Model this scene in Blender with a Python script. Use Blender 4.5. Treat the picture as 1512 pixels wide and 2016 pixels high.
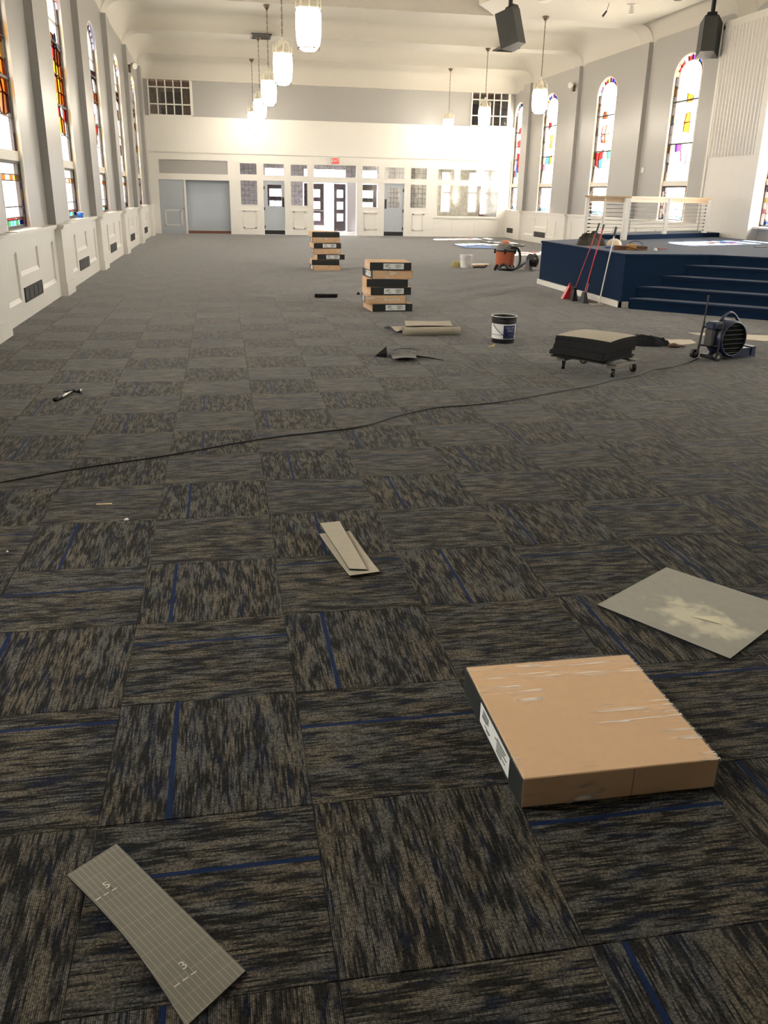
import bpy, math, random
from mathutils import Vector, Matrix
random.seed(7)
S = bpy.context.scene
for o in list(bpy.data.objects): bpy.data.objects.remove(o)
COL = S.collection
R = math.radians

# ---------------------------------------------------------------- camera
F_PX = 1673.64; CAM_H = 1.698
def cam_axes(yaw, pitch, roll):
    cy, sy, cp, sp = math.cos(yaw), math.sin(yaw), math.cos(pitch), math.sin(pitch)
    f = Vector((sy*cp, cy*cp, -sp)); r = Vector((cy, -sy, 0)); d = f.cross(r)
    c, s = math.cos(roll), math.sin(roll)
    return r*c + d*s, d*c - r*s, f
cr, cd, cf = cam_axes(R(10.594), R(20.576), R(-1.1535))
camd = bpy.data.cameras.new('camera'); camd.sensor_fit = 'HORIZONTAL'; camd.sensor_width = 36
camd.lens = 36*F_PX/1512; camd.clip_end = 300; camd.clip_start = 0.05
cam = bpy.data.objects.new('camera', camd); COL.objects.link(cam)
m = Matrix.Identity(4)
for i in range(3): m[i][0] = cr[i]; m[i][1] = -cd[i]; m[i][2] = -cf[i]
m[2][3] = CAM_H
cam.matrix_world = m; S.camera = cam

# ---------------------------------------------------------------- light
WORLD_STRENGTH = 9.0
SUN_STRENGTH = 110.0
PENDANT_STRENGTH = 16.0
S.view_settings.view_transform = 'Standard'; S.view_settings.look = 'None'
S.view_settings.gamma = 1; S.view_settings.use_curve_mapping = False
S.view_settings.exposure = 1.5
S.cycles.max_bounces = 7; S.cycles.diffuse_bounces = 4; S.cycles.glossy_bounces = 3; S.cycles.transparent_max_bounces = 12
S.cycles.use_adaptive_sampling = True; S.cycles.adaptive_threshold = 0.03
S.cycles.sample_clamp_indirect = 6; S.cycles.caustics_reflective = False; S.cycles.caustics_refractive = False
w = bpy.data.worlds.new('sky'); S.world = w; w.use_nodes = True
wn = w.node_tree.nodes; bg = wn['Background']
bg.inputs[0].default_value = (1.0, 0.985, 0.96, 1); bg.inputs[1].default_value = WORLD_STRENGTH
sd = bpy.data.lights.new('sun', 'SUN'); sd.energy = SUN_STRENGTH; sd.angle = R(0.6); sd.color = (1, 0.95, 0.86)
sun = bpy.data.objects.new('sun', sd); COL.objects.link(sun)
sun.rotation_euler = Vector((-1, -0.45, -1.25)).to_track_quat('-Z', 'Y').to_euler(); sun.location = (30, 20, 30)
def portal(loc, direction, sx, sy):
    l = bpy.data.lights.new('daylight_portal', 'AREA'); l.shape = 'RECTANGLE'; l.size = sx; l.size_y = sy
    l.cycles.is_portal = True
    o = bpy.data.objects.new('daylight_portal', l); COL.objects.link(o); o.location = loc
    o.rotation_euler = Vector(direction).to_track_quat('-Z', 'Z').to_euler()

# ---------------------------------------------------------------- helpers
class G:
    def __init__(s): s.v = []; s.f = []; s.uv = None
    def add(s, vs, fs):
        n = len(s.v); s.v += [tuple(p) for p in vs]; s.f += [tuple(i+n for i in f) for f in fs]; return s
    def box(s, a, b):
        (x0, y0, z0), (x1, y1, z1) = a, b
        if x1 < x0: x0, x1 = x1, x0
        if y1 < y0: y0, y1 = y1, y0
        if z1 < z0: z0, z1 = z1, z0
        return s.add([(x0,y0,z0),(x1,y0,z0),(x1,y1,z0),(x0,y1,z0),(x0,y0,z1),(x1,y0,z1),(x1,y1,z1),(x0,y1,z1)],
                     [(0,3,2,1),(4,5,6,7),(0,1,5,4),(1,2,6,5),(2,3,7,6),(3,0,4,7)])
    def cbox(s, c, d): return s.box([c[i]-d[i]/2 for i in range(3)], [c[i]+d[i]/2 for i in range(3)])
    def bbox(s, a, b, e=0.004):
        # box with chamfered vertical and top edges
        (x0, y0, z0), (x1, y1, z1) = a, b
        def ring(i, z):
            return [(x0+i+e,y0+i,z),(x1-i-e,y0+i,z),(x1-i,y0+i+e,z),(x1-i,y1-i-e,z),(x1-i-e,y1-i,z),(x0+i+e,y1-i,z),(x0+i,y1-i-e,z),(x0+i,y0+i+e,z)]
        vs = ring(e,z0)+ring(0,z0+e)+ring(0,z1-e)+ring(e,z1); fs = [tuple(range(7,-1,-1)), tuple(range(24,32))]
        for k in range(3):
            for i in range(8): fs.append((k*8+i, k*8+(i+1)%8, k*8+8+(i+1)%8, k*8+8+i))
        return s.add(vs, fs)
    def hexa(s, p): return s.add(p, [(0,3,2,1),(4,5,6,7),(0,1,5,4),(1,2,6,5),(2,3,7,6),(3,0,4,7)])
    def prism(s, poly, z0, z1):
        n = len(poly); vs = [(x,y,z0) for x,y in poly]+[(x,y,z1) for x,y in poly]
        fs = [tuple(range(n-1,-1,-1)), tuple(range(n,2*n))]+[(i,(i+1)%n,n+(i+1)%n,n+i) for i in range(n)]
        return s.add(vs, fs)
    def cyl(s, p0, p1, r0, r1=None, n=16, cap=True):
        r1 = r0 if r1 is None else r1
        p0, p1 = Vector(p0), Vector(p1); d = (p1-p0).normalized()
        a = d.orthogonal().normalized(); b = d.cross(a)
        vs = []
        for p, r in ((p0,r0),(p1,r1)):
            for i in range(n):
                t = 2*math.pi*i/n; vs.append(p + a*(r*math.cos(t)) + b*(r*math.sin(t)))
        fs = [(i,(i+1)%n,n+(i+1)%n,n+i) for i in range(n)]
        if cap: fs += [tuple(range(n-1,-1,-1)), tuple(range(n,2*n))]
        return s.add(vs, fs)
    def tube(s, pts, r, n=8):
        pts = [Vector(p) for p in pts]; rs = r if isinstance(r, (list, tuple)) else [r]*len(pts)
        up = None; vs = []
        for i, p in enumerate(pts):
            d = (pts[min(i+1,len(pts)-1)]-pts[max(i-1,0)]).normalized()
            if up is None: up = d.orthogonal().normalized()
            a = (up - d*up.dot(d))
            a = a.normalized() if a.length > 1e-6 else d.orthogonal().normalized()
            up = a; b = d.cross(a)
            for k in range(n):
                t = 2*math.pi*k/n; vs.append(p + a*(rs[i]*math.cos(t)) + b*(rs[i]*math.sin(t)))
        fs = []
        for i in range(len(pts)-1):
            for k in range(n): fs.append((i*n+k, i*n+(k+1)%n, i*n+n+(k+1)%n, i*n+n+k))
        fs += [tuple(range(n-1,-1,-1)), tuple(range((len(pts)-1)*n, len(pts)*n))]
        return s.add(vs, fs)
    def lathe(s, prof, c=(0,0,0), n=24, cap=True):
        vs = []
        for r, z in prof:
            for i in range(n):
                t = 2*math.pi*i/n; vs.append((c[0]+r*math.cos(t), c[1]+r*math.sin(t), c[2]+z))
        fs = []
        for k in range(len(prof)-1):
            for i in range(n): fs.append((k*n+i, k*n+(i+1)%n, k*n+n+(i+1)%n, k*n+n+i))
        if cap: fs += [tuple(range(n-1,-1,-1)), tuple(range((len(prof)-1)*n, len(prof)*n))]
        return s.add(vs, fs)
    def grid(s, nu, nv, fn):
        vs = [fn(i/(nu-1), j/(nv-1)) for j in range(nv) for i in range(nu)]
        return s.add(vs, [(j*nu+i, j*nu+i+1, (j+1)*nu+i+1, (j+1)*nu+i) for j in range(nv-1) for i in range(nu-1)])
    def mesh(s, name, mat, smooth=False):
        me = bpy.data.meshes.new(name); me.from_pydata(s.v, [], s.f)
        if mat is not None: me.materials.append(mat)
        if smooth: me.polygons.foreach_set('use_smooth', [True]*len(me.polygons))
        me.update(); return me
    def build(s, name, mat, parent=None, smooth=False, loc=None, autosmooth=None):
        me = s.mesh(name, mat, smooth)
        if autosmooth is not None and smooth: me.set_sharp_from_angle(angle=R(autosmooth))
        o = bpy.data.objects.new(name, me); COL.objects.link(o)
        if parent is not None: o.parent = parent
        if loc is not None: o.location = loc
        return o
def inst(me, name, parent=None, loc=None, rz=0, scale=None):
    o = bpy.data.objects.new(name, me); COL.objects.link(o); o.parent = parent
    if loc is not None: o.location = loc
    o.rotation_euler = (0, 0, rz)
    if scale is not None: o.scale = scale
    return o
def empty(name, loc=(0,0,0), rz=0):
    o = bpy.data.objects.new(name, None); COL.objects.link(o); o.location = loc; o.rotation_euler = (0,0,rz)
    o.empty_display_size = 0.1; return o
def tag(o, label=None, cat=None, group=None, kind=None):
    if label: o['label'] = label
    if cat: o['category'] = cat
    if group: o['group'] = group
    if kind: o['kind'] = kind
    return o
def struct(o, label=None): o['kind'] = 'structure'; 
def holes_boxes(g, axis, a0, a1, z0, z1, holes, d0, d1):
    # wall slab spanning (a, z), thickness d0..d1, with rectangular holes (a0,a1,z0,z1)
    zs = sorted({z0, z1, *[h[2] for h in holes], *[h[3] for h in holes]}); zs = [z for z in zs if z0 <= z <= z1]
    for za, zb in zip(zs, zs[1:]):
        zm = (za+zb)/2; cuts = sorted([(h[0], h[1]) for h in holes if h[2] < zm < h[3]])
        a = a0
        for ha, hb in cuts + [(a1, a1)]:
            if ha > a + 1e-5:
                if axis == 'x': g.box((d0, a, za), (d1, min(ha,a1), zb))
                else: g.box((a, d0, za), (min(ha,a1), d1, zb))
            a = max(a, hb)
    return g
def text_mesh(txt, size, mat, name, depth=0.0006):
    c = bpy.data.curves.new(name, 'FONT'); c.body = txt; c.size = size; c.extrude = depth; c.align_x = 'CENTER'; c.align_y = 'CENTER'; c.resolution_u = 3
    t = bpy.data.objects.new(name, c); COL.objects.link(t)
    dg = bpy.context.evaluated_depsgraph_get(); me = bpy.data.meshes.new_from_object(t.evaluated_get(dg))
    bpy.data.objects.remove(t); bpy.data.curves.remove(c); me.materials.clear(); me.materials.append(mat); me.name = name
    return me

# ---------------------------------------------------------------- materials
MATS = {}
def mat(name, col, rough=0.5, metal=0.0, spec=0.5, var=0.06, vscale=8.0, bump=0.0, bscale=60.0, emit=0.0, sheen=0.0, coat=0.0):
    m = bpy.data.materials.new(name); m.use_nodes = True; nt = m.node_tree; b = nt.nodes['Principled BSDF']
    tc = nt.nodes.new('ShaderNodeTexCoord'); nz = nt.nodes.new('ShaderNodeTexNoise'); nz.inputs['Scale'].default_value = vscale; nz.inputs['Detail'].default_value = 4
    nt.links.new(tc.outputs['Object'], nz.inputs['Vector'])
    mx = nt.nodes.new('ShaderNodeMix'); mx.data_type = 'RGBA'
    lo = [c*(1-var) for c in col]; hi = [min(1, c*(1+var)) for c in col]
    mx.inputs['A'].default_value = (*lo, 1); mx.inputs['B'].default_value = (*hi, 1)
    nt.links.new(nz.outputs['Fac'], mx.inputs['Factor']); nt.links.new(mx.outputs['Result'], b.inputs['Base Color'])
    b.inputs['Roughness'].default_value = rough; b.inputs['Metallic'].default_value = metal; b.inputs['Specular IOR Level'].default_value = spec
    if sheen: b.inputs['Sheen Weight'].default_value = sheen; b.inputs['Sheen Roughness'].default_value = 0.16
    if coat: b.inputs['Coat Weight'].default_value = coat
    if emit: b.inputs['Emission Color'].default_value = (*col, 1); b.inputs['Emission Strength'].default_value = emit
    if bump:
        n2 = nt.nodes.new('ShaderNodeTexNoise'); n2.inputs['Scale'].default_value = bscale; n2.inputs['Detail'].default_value = 3
        nt.links.new(tc.outputs['Object'], n2.inputs['Vector'])
        bp = nt.nodes.new('ShaderNodeBump'); bp.inputs['Strength'].default_value = bump; bp.inputs['Distance'].default_value = 0.005
        nt.links.new(n2.outputs['Fac'], bp.inputs['Height']); nt.links.new(bp.outputs['Normal'], b.inputs['Normal'])
    MATS[name] = m; return m
def glassmat(name, col, gloss=0.06):
    m = bpy.data.materials.new(name); m.use_nodes = True; nt = m.node_tree; nt.nodes.clear()
    out = nt.nodes.new('ShaderNodeOutputMaterial'); tr = nt.nodes.new('ShaderNodeBsdfTransparent'); gl = nt.nodes.new('ShaderNodeBsdfGlossy'); mx = nt.nodes.new('ShaderNodeMixShader')
    tc = nt.nodes.new('ShaderNodeTexCoord'); nz = nt.nodes.new('ShaderNodeTexNoise'); nz.inputs['Scale'].default_value = 9
    nt.links.new(tc.outputs['Object'], nz.inputs['Vector'])
    cm = nt.nodes.new('ShaderNodeMix'); cm.data_type = 'RGBA'
    cm.inputs['A'].default_value = (*[c*0.7 for c in col], 1); cm.inputs['B'].default_value = (*[min(1,c*1.2) for c in col], 1)
    nt.links.new(nz.outputs['Fac'], cm.inputs['Factor']); nt.links.new(cm.outputs['Result'], tr.inputs['Color'])
    gl.inputs['Roughness'].default_value = 0.08; mx.inputs[0].default_value = gloss
    nt.links.new(tr.outputs[0], mx.inputs[1]); nt.links.new(gl.outputs[0], mx.inputs[2]); nt.links.new(mx.outputs[0], out.inputs[0])
    MATS[name] = m; return m
M_white = mat('white_paint', (0.80, 0.775, 0.72), 0.38, var=0.03)
M_wallgrey = mat('grey_wall_paint', (0.38, 0.37, 0.355), 0.33, var=0.02)
M_ceil = mat('ceiling_paint', (0.57, 0.54, 0.48), 0.6, var=0.02)
M_cream = mat('cream_trim_paint', (0.80, 0.75, 0.66), 0.4, var=0.03)
M_lead = mat('dark_lead', (0.035, 0.025, 0.022), 0.5, 0.3)
M_black = mat('black_plastic', (0.012, 0.012, 0.013), 0.4)
M_blackmetal = mat('black_metal', (0.02, 0.02, 0.022), 0.45, 0.4)
M_chrome = mat('steel', (0.55, 0.54, 0.52), 0.3, 0.9)
M_stage = mat('navy_stage_carpet', (0.006, 0.019, 0.050), 0.95, spec=0.15, var=0.35, vscale=140, bump=0.5, bscale=300, sheen=0.30)
M_wood = mat('pale_wood', (0.60, 0.44, 0.28), 0.45, var=0.15, vscale=12)
M_card = mat('cardboard', (0.60, 0.385, 0.215), 0.7, spec=0.25, var=0.05, vscale=30)
M_blackcard = mat('black_carton_side', (0.022, 0.025, 0.025), 0.45, spec=0.4)
M_paper = mat('label_paper', (0.72, 0.73, 0.72), 0.6)
M_ink = mat('printed_ink', (0.03, 0.03, 0.03), 0.6)
M_door = mat('blue_grey_door_paint', (0.44, 0.48, 0.53), 0.35, var=0.02)
M_lavender = mat('foyer_wall_paint', (0.52, 0.50, 0.55), 0.5, var=0.03)
M_olive = mat('side_room_paint', (0.62, 0.59, 0.48), 0.5, var=0.04)
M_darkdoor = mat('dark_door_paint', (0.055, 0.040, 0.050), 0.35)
M_tankick = mat('tan_kick_plate', (0.55, 0.42, 0.32), 0.4)
M_brown = mat('brown_room_paint', (0.46, 0.35, 0.25), 0.6, var=0.15, vscale=2)
M_brownwood = mat('brown_stained_wood', (0.16, 0.07, 0.04), 0.45, var=0.2)
M_grille = mat('grille_dark_metal', (0.03, 0.028, 0.027), 0.5, 0.5)
M_slat = mat('vent_slat_metal', (0.07, 0.068, 0.065), 0.5, 0.5)
M_foyfloor = mat('foyer_floor', (0.30, 0.29, 0.31), 0.5, var=0.1)
M_ground = mat('outside_ground', (0.30, 0.29, 0.26), 0.9, var=0.2, vscale=1)
M_red = mat('red_plastic', (0.45, 0.02, 0.03), 0.35)
M_whiteplastic = mat('white_plastic', (0.75, 0.75, 0.72), 0.4)
M_speaker = mat('speaker_cabinet', (0.045, 0.047, 0.045), 0.6, bump=0.3, bscale=200)
M_exit = mat('exit_sign_red', (0.75, 0.045, 0.04), 0.5, emit=0.12)
M_bronze = mat('aged_bronze', (0.16, 0.12, 0.09), 0.4, 0.7)
M_brass = mat('pale_gilt', (0.85, 0.80, 0.66), 0.35, 0.1)
glass_cols = dict(clear=(0.85,0.84,0.81), pale=(0.64,0.63,0.59), orange=(0.30,0.055,0.006), red=(0.22,0.008,0.010), yellow=(0.40,0.20,0.012),
    blue=(0.010,0.022,0.16), cyan=(0.03,0.17,0.25), purple=(0.06,0.015,0.12), green=(0.02,0.10,0.045), brown=(0.09,0.025,0.010), pink=(0.34,0.06,0.10), amber=(0.5,0.28,0.06), dkblue=(0.012,0.018,0.05))
GL = {k: glassmat('stained_glass_'+k, v) for k, v in glass_cols.items()}
M_glass = glassmat('clear_window_glass', (0.86, 0.86, 0.88), 0.08)
def emis(name, col, st):
    m = mat(name, col, 0.4); b = m.node_tree.nodes['Principled BSDF']; b.inputs['Emission Color'].default_value = (*col, 1); b.inputs['Emission Strength'].default_value = st; return m
M_lamp = emis('lit_lantern_glass', (1.0, 0.90, 0.74), PENDANT_STRENGTH)

def nodes_of(m): return m.node_tree.nodes, m.node_tree.links
def math_node(nt, op, a, b=None, c=None):
    n = nt.nodes.new('ShaderNodeMath'); n.operation = op
    for i, v in enumerate((a, b, c)):
        if v is None: continue
        if isinstance(v, (int, float)): n.inputs[i].default_value = v
        else: nt.links.new(v, n.inputs[i])
    return n.outputs[0]
def make_carpet():
    m = bpy.data.materials.new('carpet_tile_pile'); m.use_nodes = True; nt = m.node_tree; b = nt.nodes['Principled BSDF']; L = nt.links
    uv = nt.nodes.new('ShaderNodeUVMap'); uv.uv_map = 'UVMap'
    sp = nt.nodes.new('ShaderNodeSeparateXYZ'); L.new(uv.outputs[0], sp.inputs[0]); u, v = sp.outputs[0], sp.outputs[1]
    oi = nt.nodes.new('ShaderNodeObjectInfo'); at = nt.nodes.new('ShaderNodeAttribute'); at.attribute_name = 'rnd'
    rnd = math_node(nt, 'ADD', oi.outputs['Random'], at.outputs['Fac'])
    def noise(su, sv, off, detail=2.0, rough=0.5):
        cx = nt.nodes.new('ShaderNodeCombineXYZ')
        L.new(math_node(nt, 'MULTIPLY', u, su), cx.inputs[0]); L.new(math_node(nt, 'MULTIPLY', v, sv), cx.inputs[1])
        L.new(math_node(nt, 'MULTIPLY_ADD', rnd, 37.0, off), cx.inputs[2])
        n = nt.nodes.new('ShaderNodeTexNoise'); n.inputs['Scale'].default_value = 1; n.inputs['Detail'].default_value = detail; n.inputs['Roughness'].default_value = rough
        L.new(cx.outputs[0], n.inputs['Vector']); return n.outputs['Fac']
    def ss(x, lo, hi):
        n = nt.nodes.new('ShaderNodeMapRange'); n.interpolation_type = 'SMOOTHSTEP'; L.new(x, n.inputs['Value'])
        n.inputs['From Min'].default_value = lo; n.inputs['From Max'].default_value = hi; return n.outputs['Result']
    def mix(f, a, bcol):
        n = nt.nodes.new('ShaderNodeMix'); n.data_type = 'RGBA'
        if isinstance(f, float): n.inputs['Factor'].default_value = f
        else: L.new(f, n.inputs['Factor'])
        for k, c in (('A', a), ('B', bcol)):
            if isinstance(c, tuple): n.inputs[k].default_value = (*c, 1)
            else: L.new(c, n.inputs[k])
        return n.outputs['Result']
    u_full = u
    u = math_node(nt, 'MULTIPLY', math_node(nt, 'FLOOR', math_node(nt, 'DIVIDE', u, 0.0051)), 0.0051)
    patch = noise(30, 7.0, 3.1, 2.0)
    yarn = noise(300, 11, 11.7, 1.0)
    fine = noise(400, 170, 21.3, 1.0)
    u = u_full
    tone = math_node(nt, 'ADD', math_node(nt, 'MULTIPLY', patch, 0.48), math_node(nt, 'MULTIPLY', yarn, 0.52))
    k = ss(tone, 0.42, 0.605)
    hue = noise(9, 3, 31.0, 1.0)
    tan = mix(ss(hue, 0.35, 0.65), (0.148, 0.126, 0.093), (0.118, 0.114, 0.104))
    dark = mix(ss(noise(24, 7, 41.0, 1.0), 0.54, 0.62), (0.0185, 0.0172, 0.0158), (0.013, 0.016, 0.029))
    c = mix(k, dark, tan)
    # loop ribs, the shade in their gaps painted into the colour
    rib = math_node(nt, 'MULTIPLY_ADD', math_node(nt, 'SINE', math_node(nt, 'MULTIPLY', u, 2*math.pi/0.0051)), 0.5, 0.5)
    shade = math_node(nt, 'MULTIPLY', math_node(nt, 'MULTIPLY_ADD', rib, 0.55, 0.45), math_node(nt, 'MULTIPLY_ADD', ss(fine, 0.3, 0.7), 0.9, 0.45))
    mulc = nt.nodes.new('ShaderNodeMix'); mulc.data_type = 'RGBA'; mulc.blend_type = 'MULTIPLY'; mulc.inputs['Factor'].default_value = 1
    cmb = nt.nodes.new('ShaderNodeCombineColor')
    for i in range(3): L.new(shade, cmb.inputs[i])
    L.new(c, mulc.inputs['A']); L.new(cmb.outputs[0], mulc.inputs['B']); c = mulc.outputs['Result']
    # one blue accent yarn stripe in most tiles
    pos = math_node(nt, 'MULTIPLY_ADD', math_node(nt, 'FRACT', math_node(nt, 'MULTIPLY', rnd, 7.31)), 0.17, 0.085)
    inside = math_node(nt, 'LESS_THAN', math_node(nt, 'ABSOLUTE', math_node(nt, 'SUBTRACT', u, pos)), 0.0078)
    has = math_node(nt, 'GREATER_THAN', math_node(nt, 'FRACT', math_node(nt, 'MULTIPLY', rnd, 13.77)), 0.2)
    bl = mix(0.0, (0.004, 0.015, 0.058), (0, 0, 0))
    c = mix(math_node(nt, 'MULTIPLY', math_node(nt, 'MULTIPLY', inside, has), 0.92), c, bl)
    L.new(c, b.inputs['Base Color'])
    b.inputs['Roughness'].default_value = 0.92; b.inputs['Specular IOR Level'].default_value = 0.12
    b.inputs['Sheen Weight'].default_value = 0.46; b.inputs['Sheen Roughness'].default_value = 0.20; b.inputs['Sheen Tint'].default_value = (1, 0.97, 0.93, 1)
    bp = nt.nodes.new('ShaderNodeBump'); bp.inputs['Strength'].default_value = 0.25; bp.inputs['Distance'].default_value = 0.0012
    L.new(math_node(nt, 'ADD', rib, fine), bp.inputs['Height']); L.new(bp.outputs['Normal'], b.inputs['Normal'])
    return m
M_carpet = make_carpet()

def make_backing(name, base, stain=False, gridlines=False):
    m = mat(name, base, 0.75, spec=0.2, var=0.10, vscale=30, bump=0.25, bscale=400); nt = m.node_tree; L = nt.links; b = nt.nodes['Principled BSDF']
    src = b.inputs['Base Color'].links[0].from_socket
    tc = nt.nodes.new('ShaderNodeTexCoord'); sp = nt.nodes.new('ShaderNodeSeparateXYZ'); L.new(tc.outputs['Object'], sp.inputs[0])
    def stripes(axis, period, wd):
        fr = math_node(nt, 'FRACT', math_node(nt, 'DIVIDE', sp.outputs[axis], period))
        return math_node(nt, 'LESS_THAN', math_node(nt, 'ABSOLUTE', math_node(nt, 'SUBTRACT', fr, 0.5)), wd/period/2)
    def over(fac, col):
        nonlocal src
        n = nt.nodes.new('ShaderNodeMix'); n.data_type = 'RGBA'; L.new(fac, n.inputs['Factor']); L.new(src, n.inputs['A']); n.inputs['B'].default_value = (*col, 1); src = n.outputs['Result']
    if gridlines:
        over(math_node(nt, 'MULTIPLY', stripes(1, 0.0035, 0.0015), 0.35), tuple(c*0.6 for c in base))
        over(math_node(nt, 'MULTIPLY', stripes(0, 0.0135, 0.0012), 0.75), tuple(min(1, c*2.1) for c in base))
        over(math_node(nt, 'MULTIPLY', stripes(1, 0.052, 0.004), 0.25), tuple(min(1, c*1.7) for c in base))
    if stain:
        nz = nt.nodes.new('ShaderNodeTexNoise'); nz.inputs['Scale'].default_value = 11; nz.inputs['Detail'].default_value = 6; nz.inputs['Distortion'].default_value = 0.6
        L.new(tc.outputs['Object'], nz.inputs['Vector'])
        # elongated blotch
        dx = math_node(nt, 'DIVIDE', math_node(nt, 'ADD', sp.outputs[0], -0.05), 0.24); dy = math_node(nt, 'DIVIDE', math_node(nt, 'ADD', sp.outputs[1], 0.06), 0.165)
        rr = math_node(nt, 'ADD', math_node(nt, 'MULTIPLY', dx, dx), math_node(nt, 'MULTIPLY', dy, dy))
        val = math_node(nt, 'SUBTRACT', math_node(nt, 'MULTIPLY_ADD', nz.outputs['Fac'], 3.2, -0.75), rr)
        mr = nt.nodes.new('ShaderNodeMapRange'); mr.interpolation_type = 'SMOOTHSTEP'; L.new(val, mr.inputs['Value']); mr.inputs['From Min'].default_value = -0.1; mr.inputs['From Max'].default_value = 0.9
        over(math_node(nt, 'MULTIPLY', mr.outputs['Result'], 0.85), (0.60, 0.56, 0.42))
    L.new(src, b.inputs['Base Color']); return m
M_back = make_backing('carpet_backing', (0.36, 0.318, 0.25))
M_backgrid = make_backing('gridded_carpet_backing', (0.185, 0.172, 0.14), gridlines=True)
M_backstain = make_backing('glue_stained_backing', (0.31, 0.295, 0.255), stain=True)
M_pileedge = mat('dark_tile_edge', (0.022, 0.022, 0.022), 0.9, spec=0.1, var=0.4, vscale=60)

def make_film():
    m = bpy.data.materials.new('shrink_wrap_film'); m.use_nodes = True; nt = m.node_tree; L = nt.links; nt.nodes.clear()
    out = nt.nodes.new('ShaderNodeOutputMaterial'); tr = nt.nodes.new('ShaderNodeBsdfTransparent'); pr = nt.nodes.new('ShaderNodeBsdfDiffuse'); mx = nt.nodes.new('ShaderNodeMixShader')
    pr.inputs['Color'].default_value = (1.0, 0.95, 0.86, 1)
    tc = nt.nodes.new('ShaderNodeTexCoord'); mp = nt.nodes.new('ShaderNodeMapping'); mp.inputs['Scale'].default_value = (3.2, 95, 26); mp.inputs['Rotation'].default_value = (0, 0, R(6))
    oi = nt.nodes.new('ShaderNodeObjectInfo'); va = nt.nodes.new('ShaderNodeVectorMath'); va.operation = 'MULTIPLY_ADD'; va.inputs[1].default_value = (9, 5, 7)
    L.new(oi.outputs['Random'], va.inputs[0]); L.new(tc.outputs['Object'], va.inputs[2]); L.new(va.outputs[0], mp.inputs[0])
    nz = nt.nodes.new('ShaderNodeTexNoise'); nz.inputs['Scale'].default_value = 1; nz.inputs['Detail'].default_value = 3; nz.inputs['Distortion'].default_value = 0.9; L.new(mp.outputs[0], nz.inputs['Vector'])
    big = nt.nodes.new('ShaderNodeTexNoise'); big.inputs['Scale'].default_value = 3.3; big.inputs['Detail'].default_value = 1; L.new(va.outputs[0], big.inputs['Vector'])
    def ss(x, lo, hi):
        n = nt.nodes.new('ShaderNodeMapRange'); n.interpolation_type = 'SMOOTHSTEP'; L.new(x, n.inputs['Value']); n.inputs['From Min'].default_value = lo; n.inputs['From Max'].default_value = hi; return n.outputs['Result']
    wr = math_node(nt, 'MULTIPLY', ss(nz.outputs['Fac'], 0.53, 0.66), ss(big.outputs['Fac'], 0.45, 0.57))  # wrinkle highlights painted as pale diffuse streaks
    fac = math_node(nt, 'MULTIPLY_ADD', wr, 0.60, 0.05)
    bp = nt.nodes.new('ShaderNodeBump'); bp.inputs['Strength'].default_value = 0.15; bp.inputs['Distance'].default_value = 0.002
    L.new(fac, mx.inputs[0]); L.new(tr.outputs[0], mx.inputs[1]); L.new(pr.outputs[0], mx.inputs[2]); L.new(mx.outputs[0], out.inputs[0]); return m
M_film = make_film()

# ================================================================ SETTING
XL, XR, YB, YF = -2.75, 12.03, 36.9, -6.0
Z_BEAM, Z_CEIL, Z_SPR = 6.17, 6.65, 5.5
SILL, SPRING, RISE, WW = 1.12, 4.72, 0.50, 1.5
LEFT_W = [12.32, 17.20, 22.07, 27.05, 31.97]
WIDE = {35.60: 1.25}
def wid(y0): return WIDE.get(y0, WW)
RIGHT_W = [17.20, 22.05, 27.05, 31.97, 35.60]
EXTRA_L = [2.55, 7.45]; EXTRA_R = [2.55, 7.45, 12.32]   # unseen windows continuing the bays, added to light the near floor
PIL = [-4.4, 0.5, 5.4, 10.25, 15.12, 20.0, 24.97, 29.93, 34.80]; PW = 0.76

# ---- floor with carpet tiles
T = 0.61; GX, GY = -0.424, 1.441
g = G(); g.box((XL-0.1, YF, -0.12), (XR+0.1, YB+0.1, -0.0072)); floor = g.build('floor', M_pileedge); struct(floor)
def tile_mesh(name, vertical):
    e = 0.0008; b = 0.0015; h = T/2
    g = G()
    def ring(r, z): return [(-r,-r,z),(r,-r,z),(r,r,z),(-r,r,z)]
    g.add(ring(h-e,-0.007)+ring(h-e,-b)+ring(h-e-b,0), [(3,2,1,0)]+[(k*4+i,k*4+(i+1)%4,k*4+4+(i+1)%4,k*4+4+i) for k in range(2) for i in range(4)]+[(8,9,10,11)])
    me = g.mesh(name, M_carpet); uvl = me.uv_layers.new(name='UVMap')
    for lp in me.loops:
        x, y, z = me.vertices[lp.vertex_index].co
        uvl.data[lp.index].uv = (x+h, y+h) if vertical else (h-y, x+h)
    return me
TV, TH = tile_mesh('carpet_tile', True), tile_mesh('carpet_tile', False)
def project(x, y, z=0):
    d = Vector((x, y, z-CAM_H)); zc = d.dot(cf)
    return (756+F_PX*d.dot(cr)/zc, 1008+F_PX*d.dot(cd)/zc) if zc > 0.1 else None
cells = []
i0, i1 = math.floor((XL-GX)/T), math.ceil((XR-GX)/T); j0, j1 = math.floor((YF-GY)/T), math.ceil((YB-GY)/T)
for j in range(j0, j1):
    for i in range(i0, i1):
        cx, cy = GX+(i+0.5)*T, GY+(j+0.5)*T
        q = project(cx, cy); vis = q is not None and -190 < q[0] < 1700 and q[1] < 2300
        cells.append((not vis, cx*cx+cy*cy, i, j, cx, cy))
cells.sort()
near = {(c[2], c[3]) for c in cells[:300]}
def clampx(x): return max(XL+0.06, min(XR-0.06, x))
for c in cells[:300]:
    _, _, i, j, cx, cy = c
    o = inst(TV if (i+j) % 2 else TH, 'carpet_tile', floor, (cx, cy, random.uniform(-0.0004, 0)))
sv, sf, suv, srn = [], [], [], []
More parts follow.
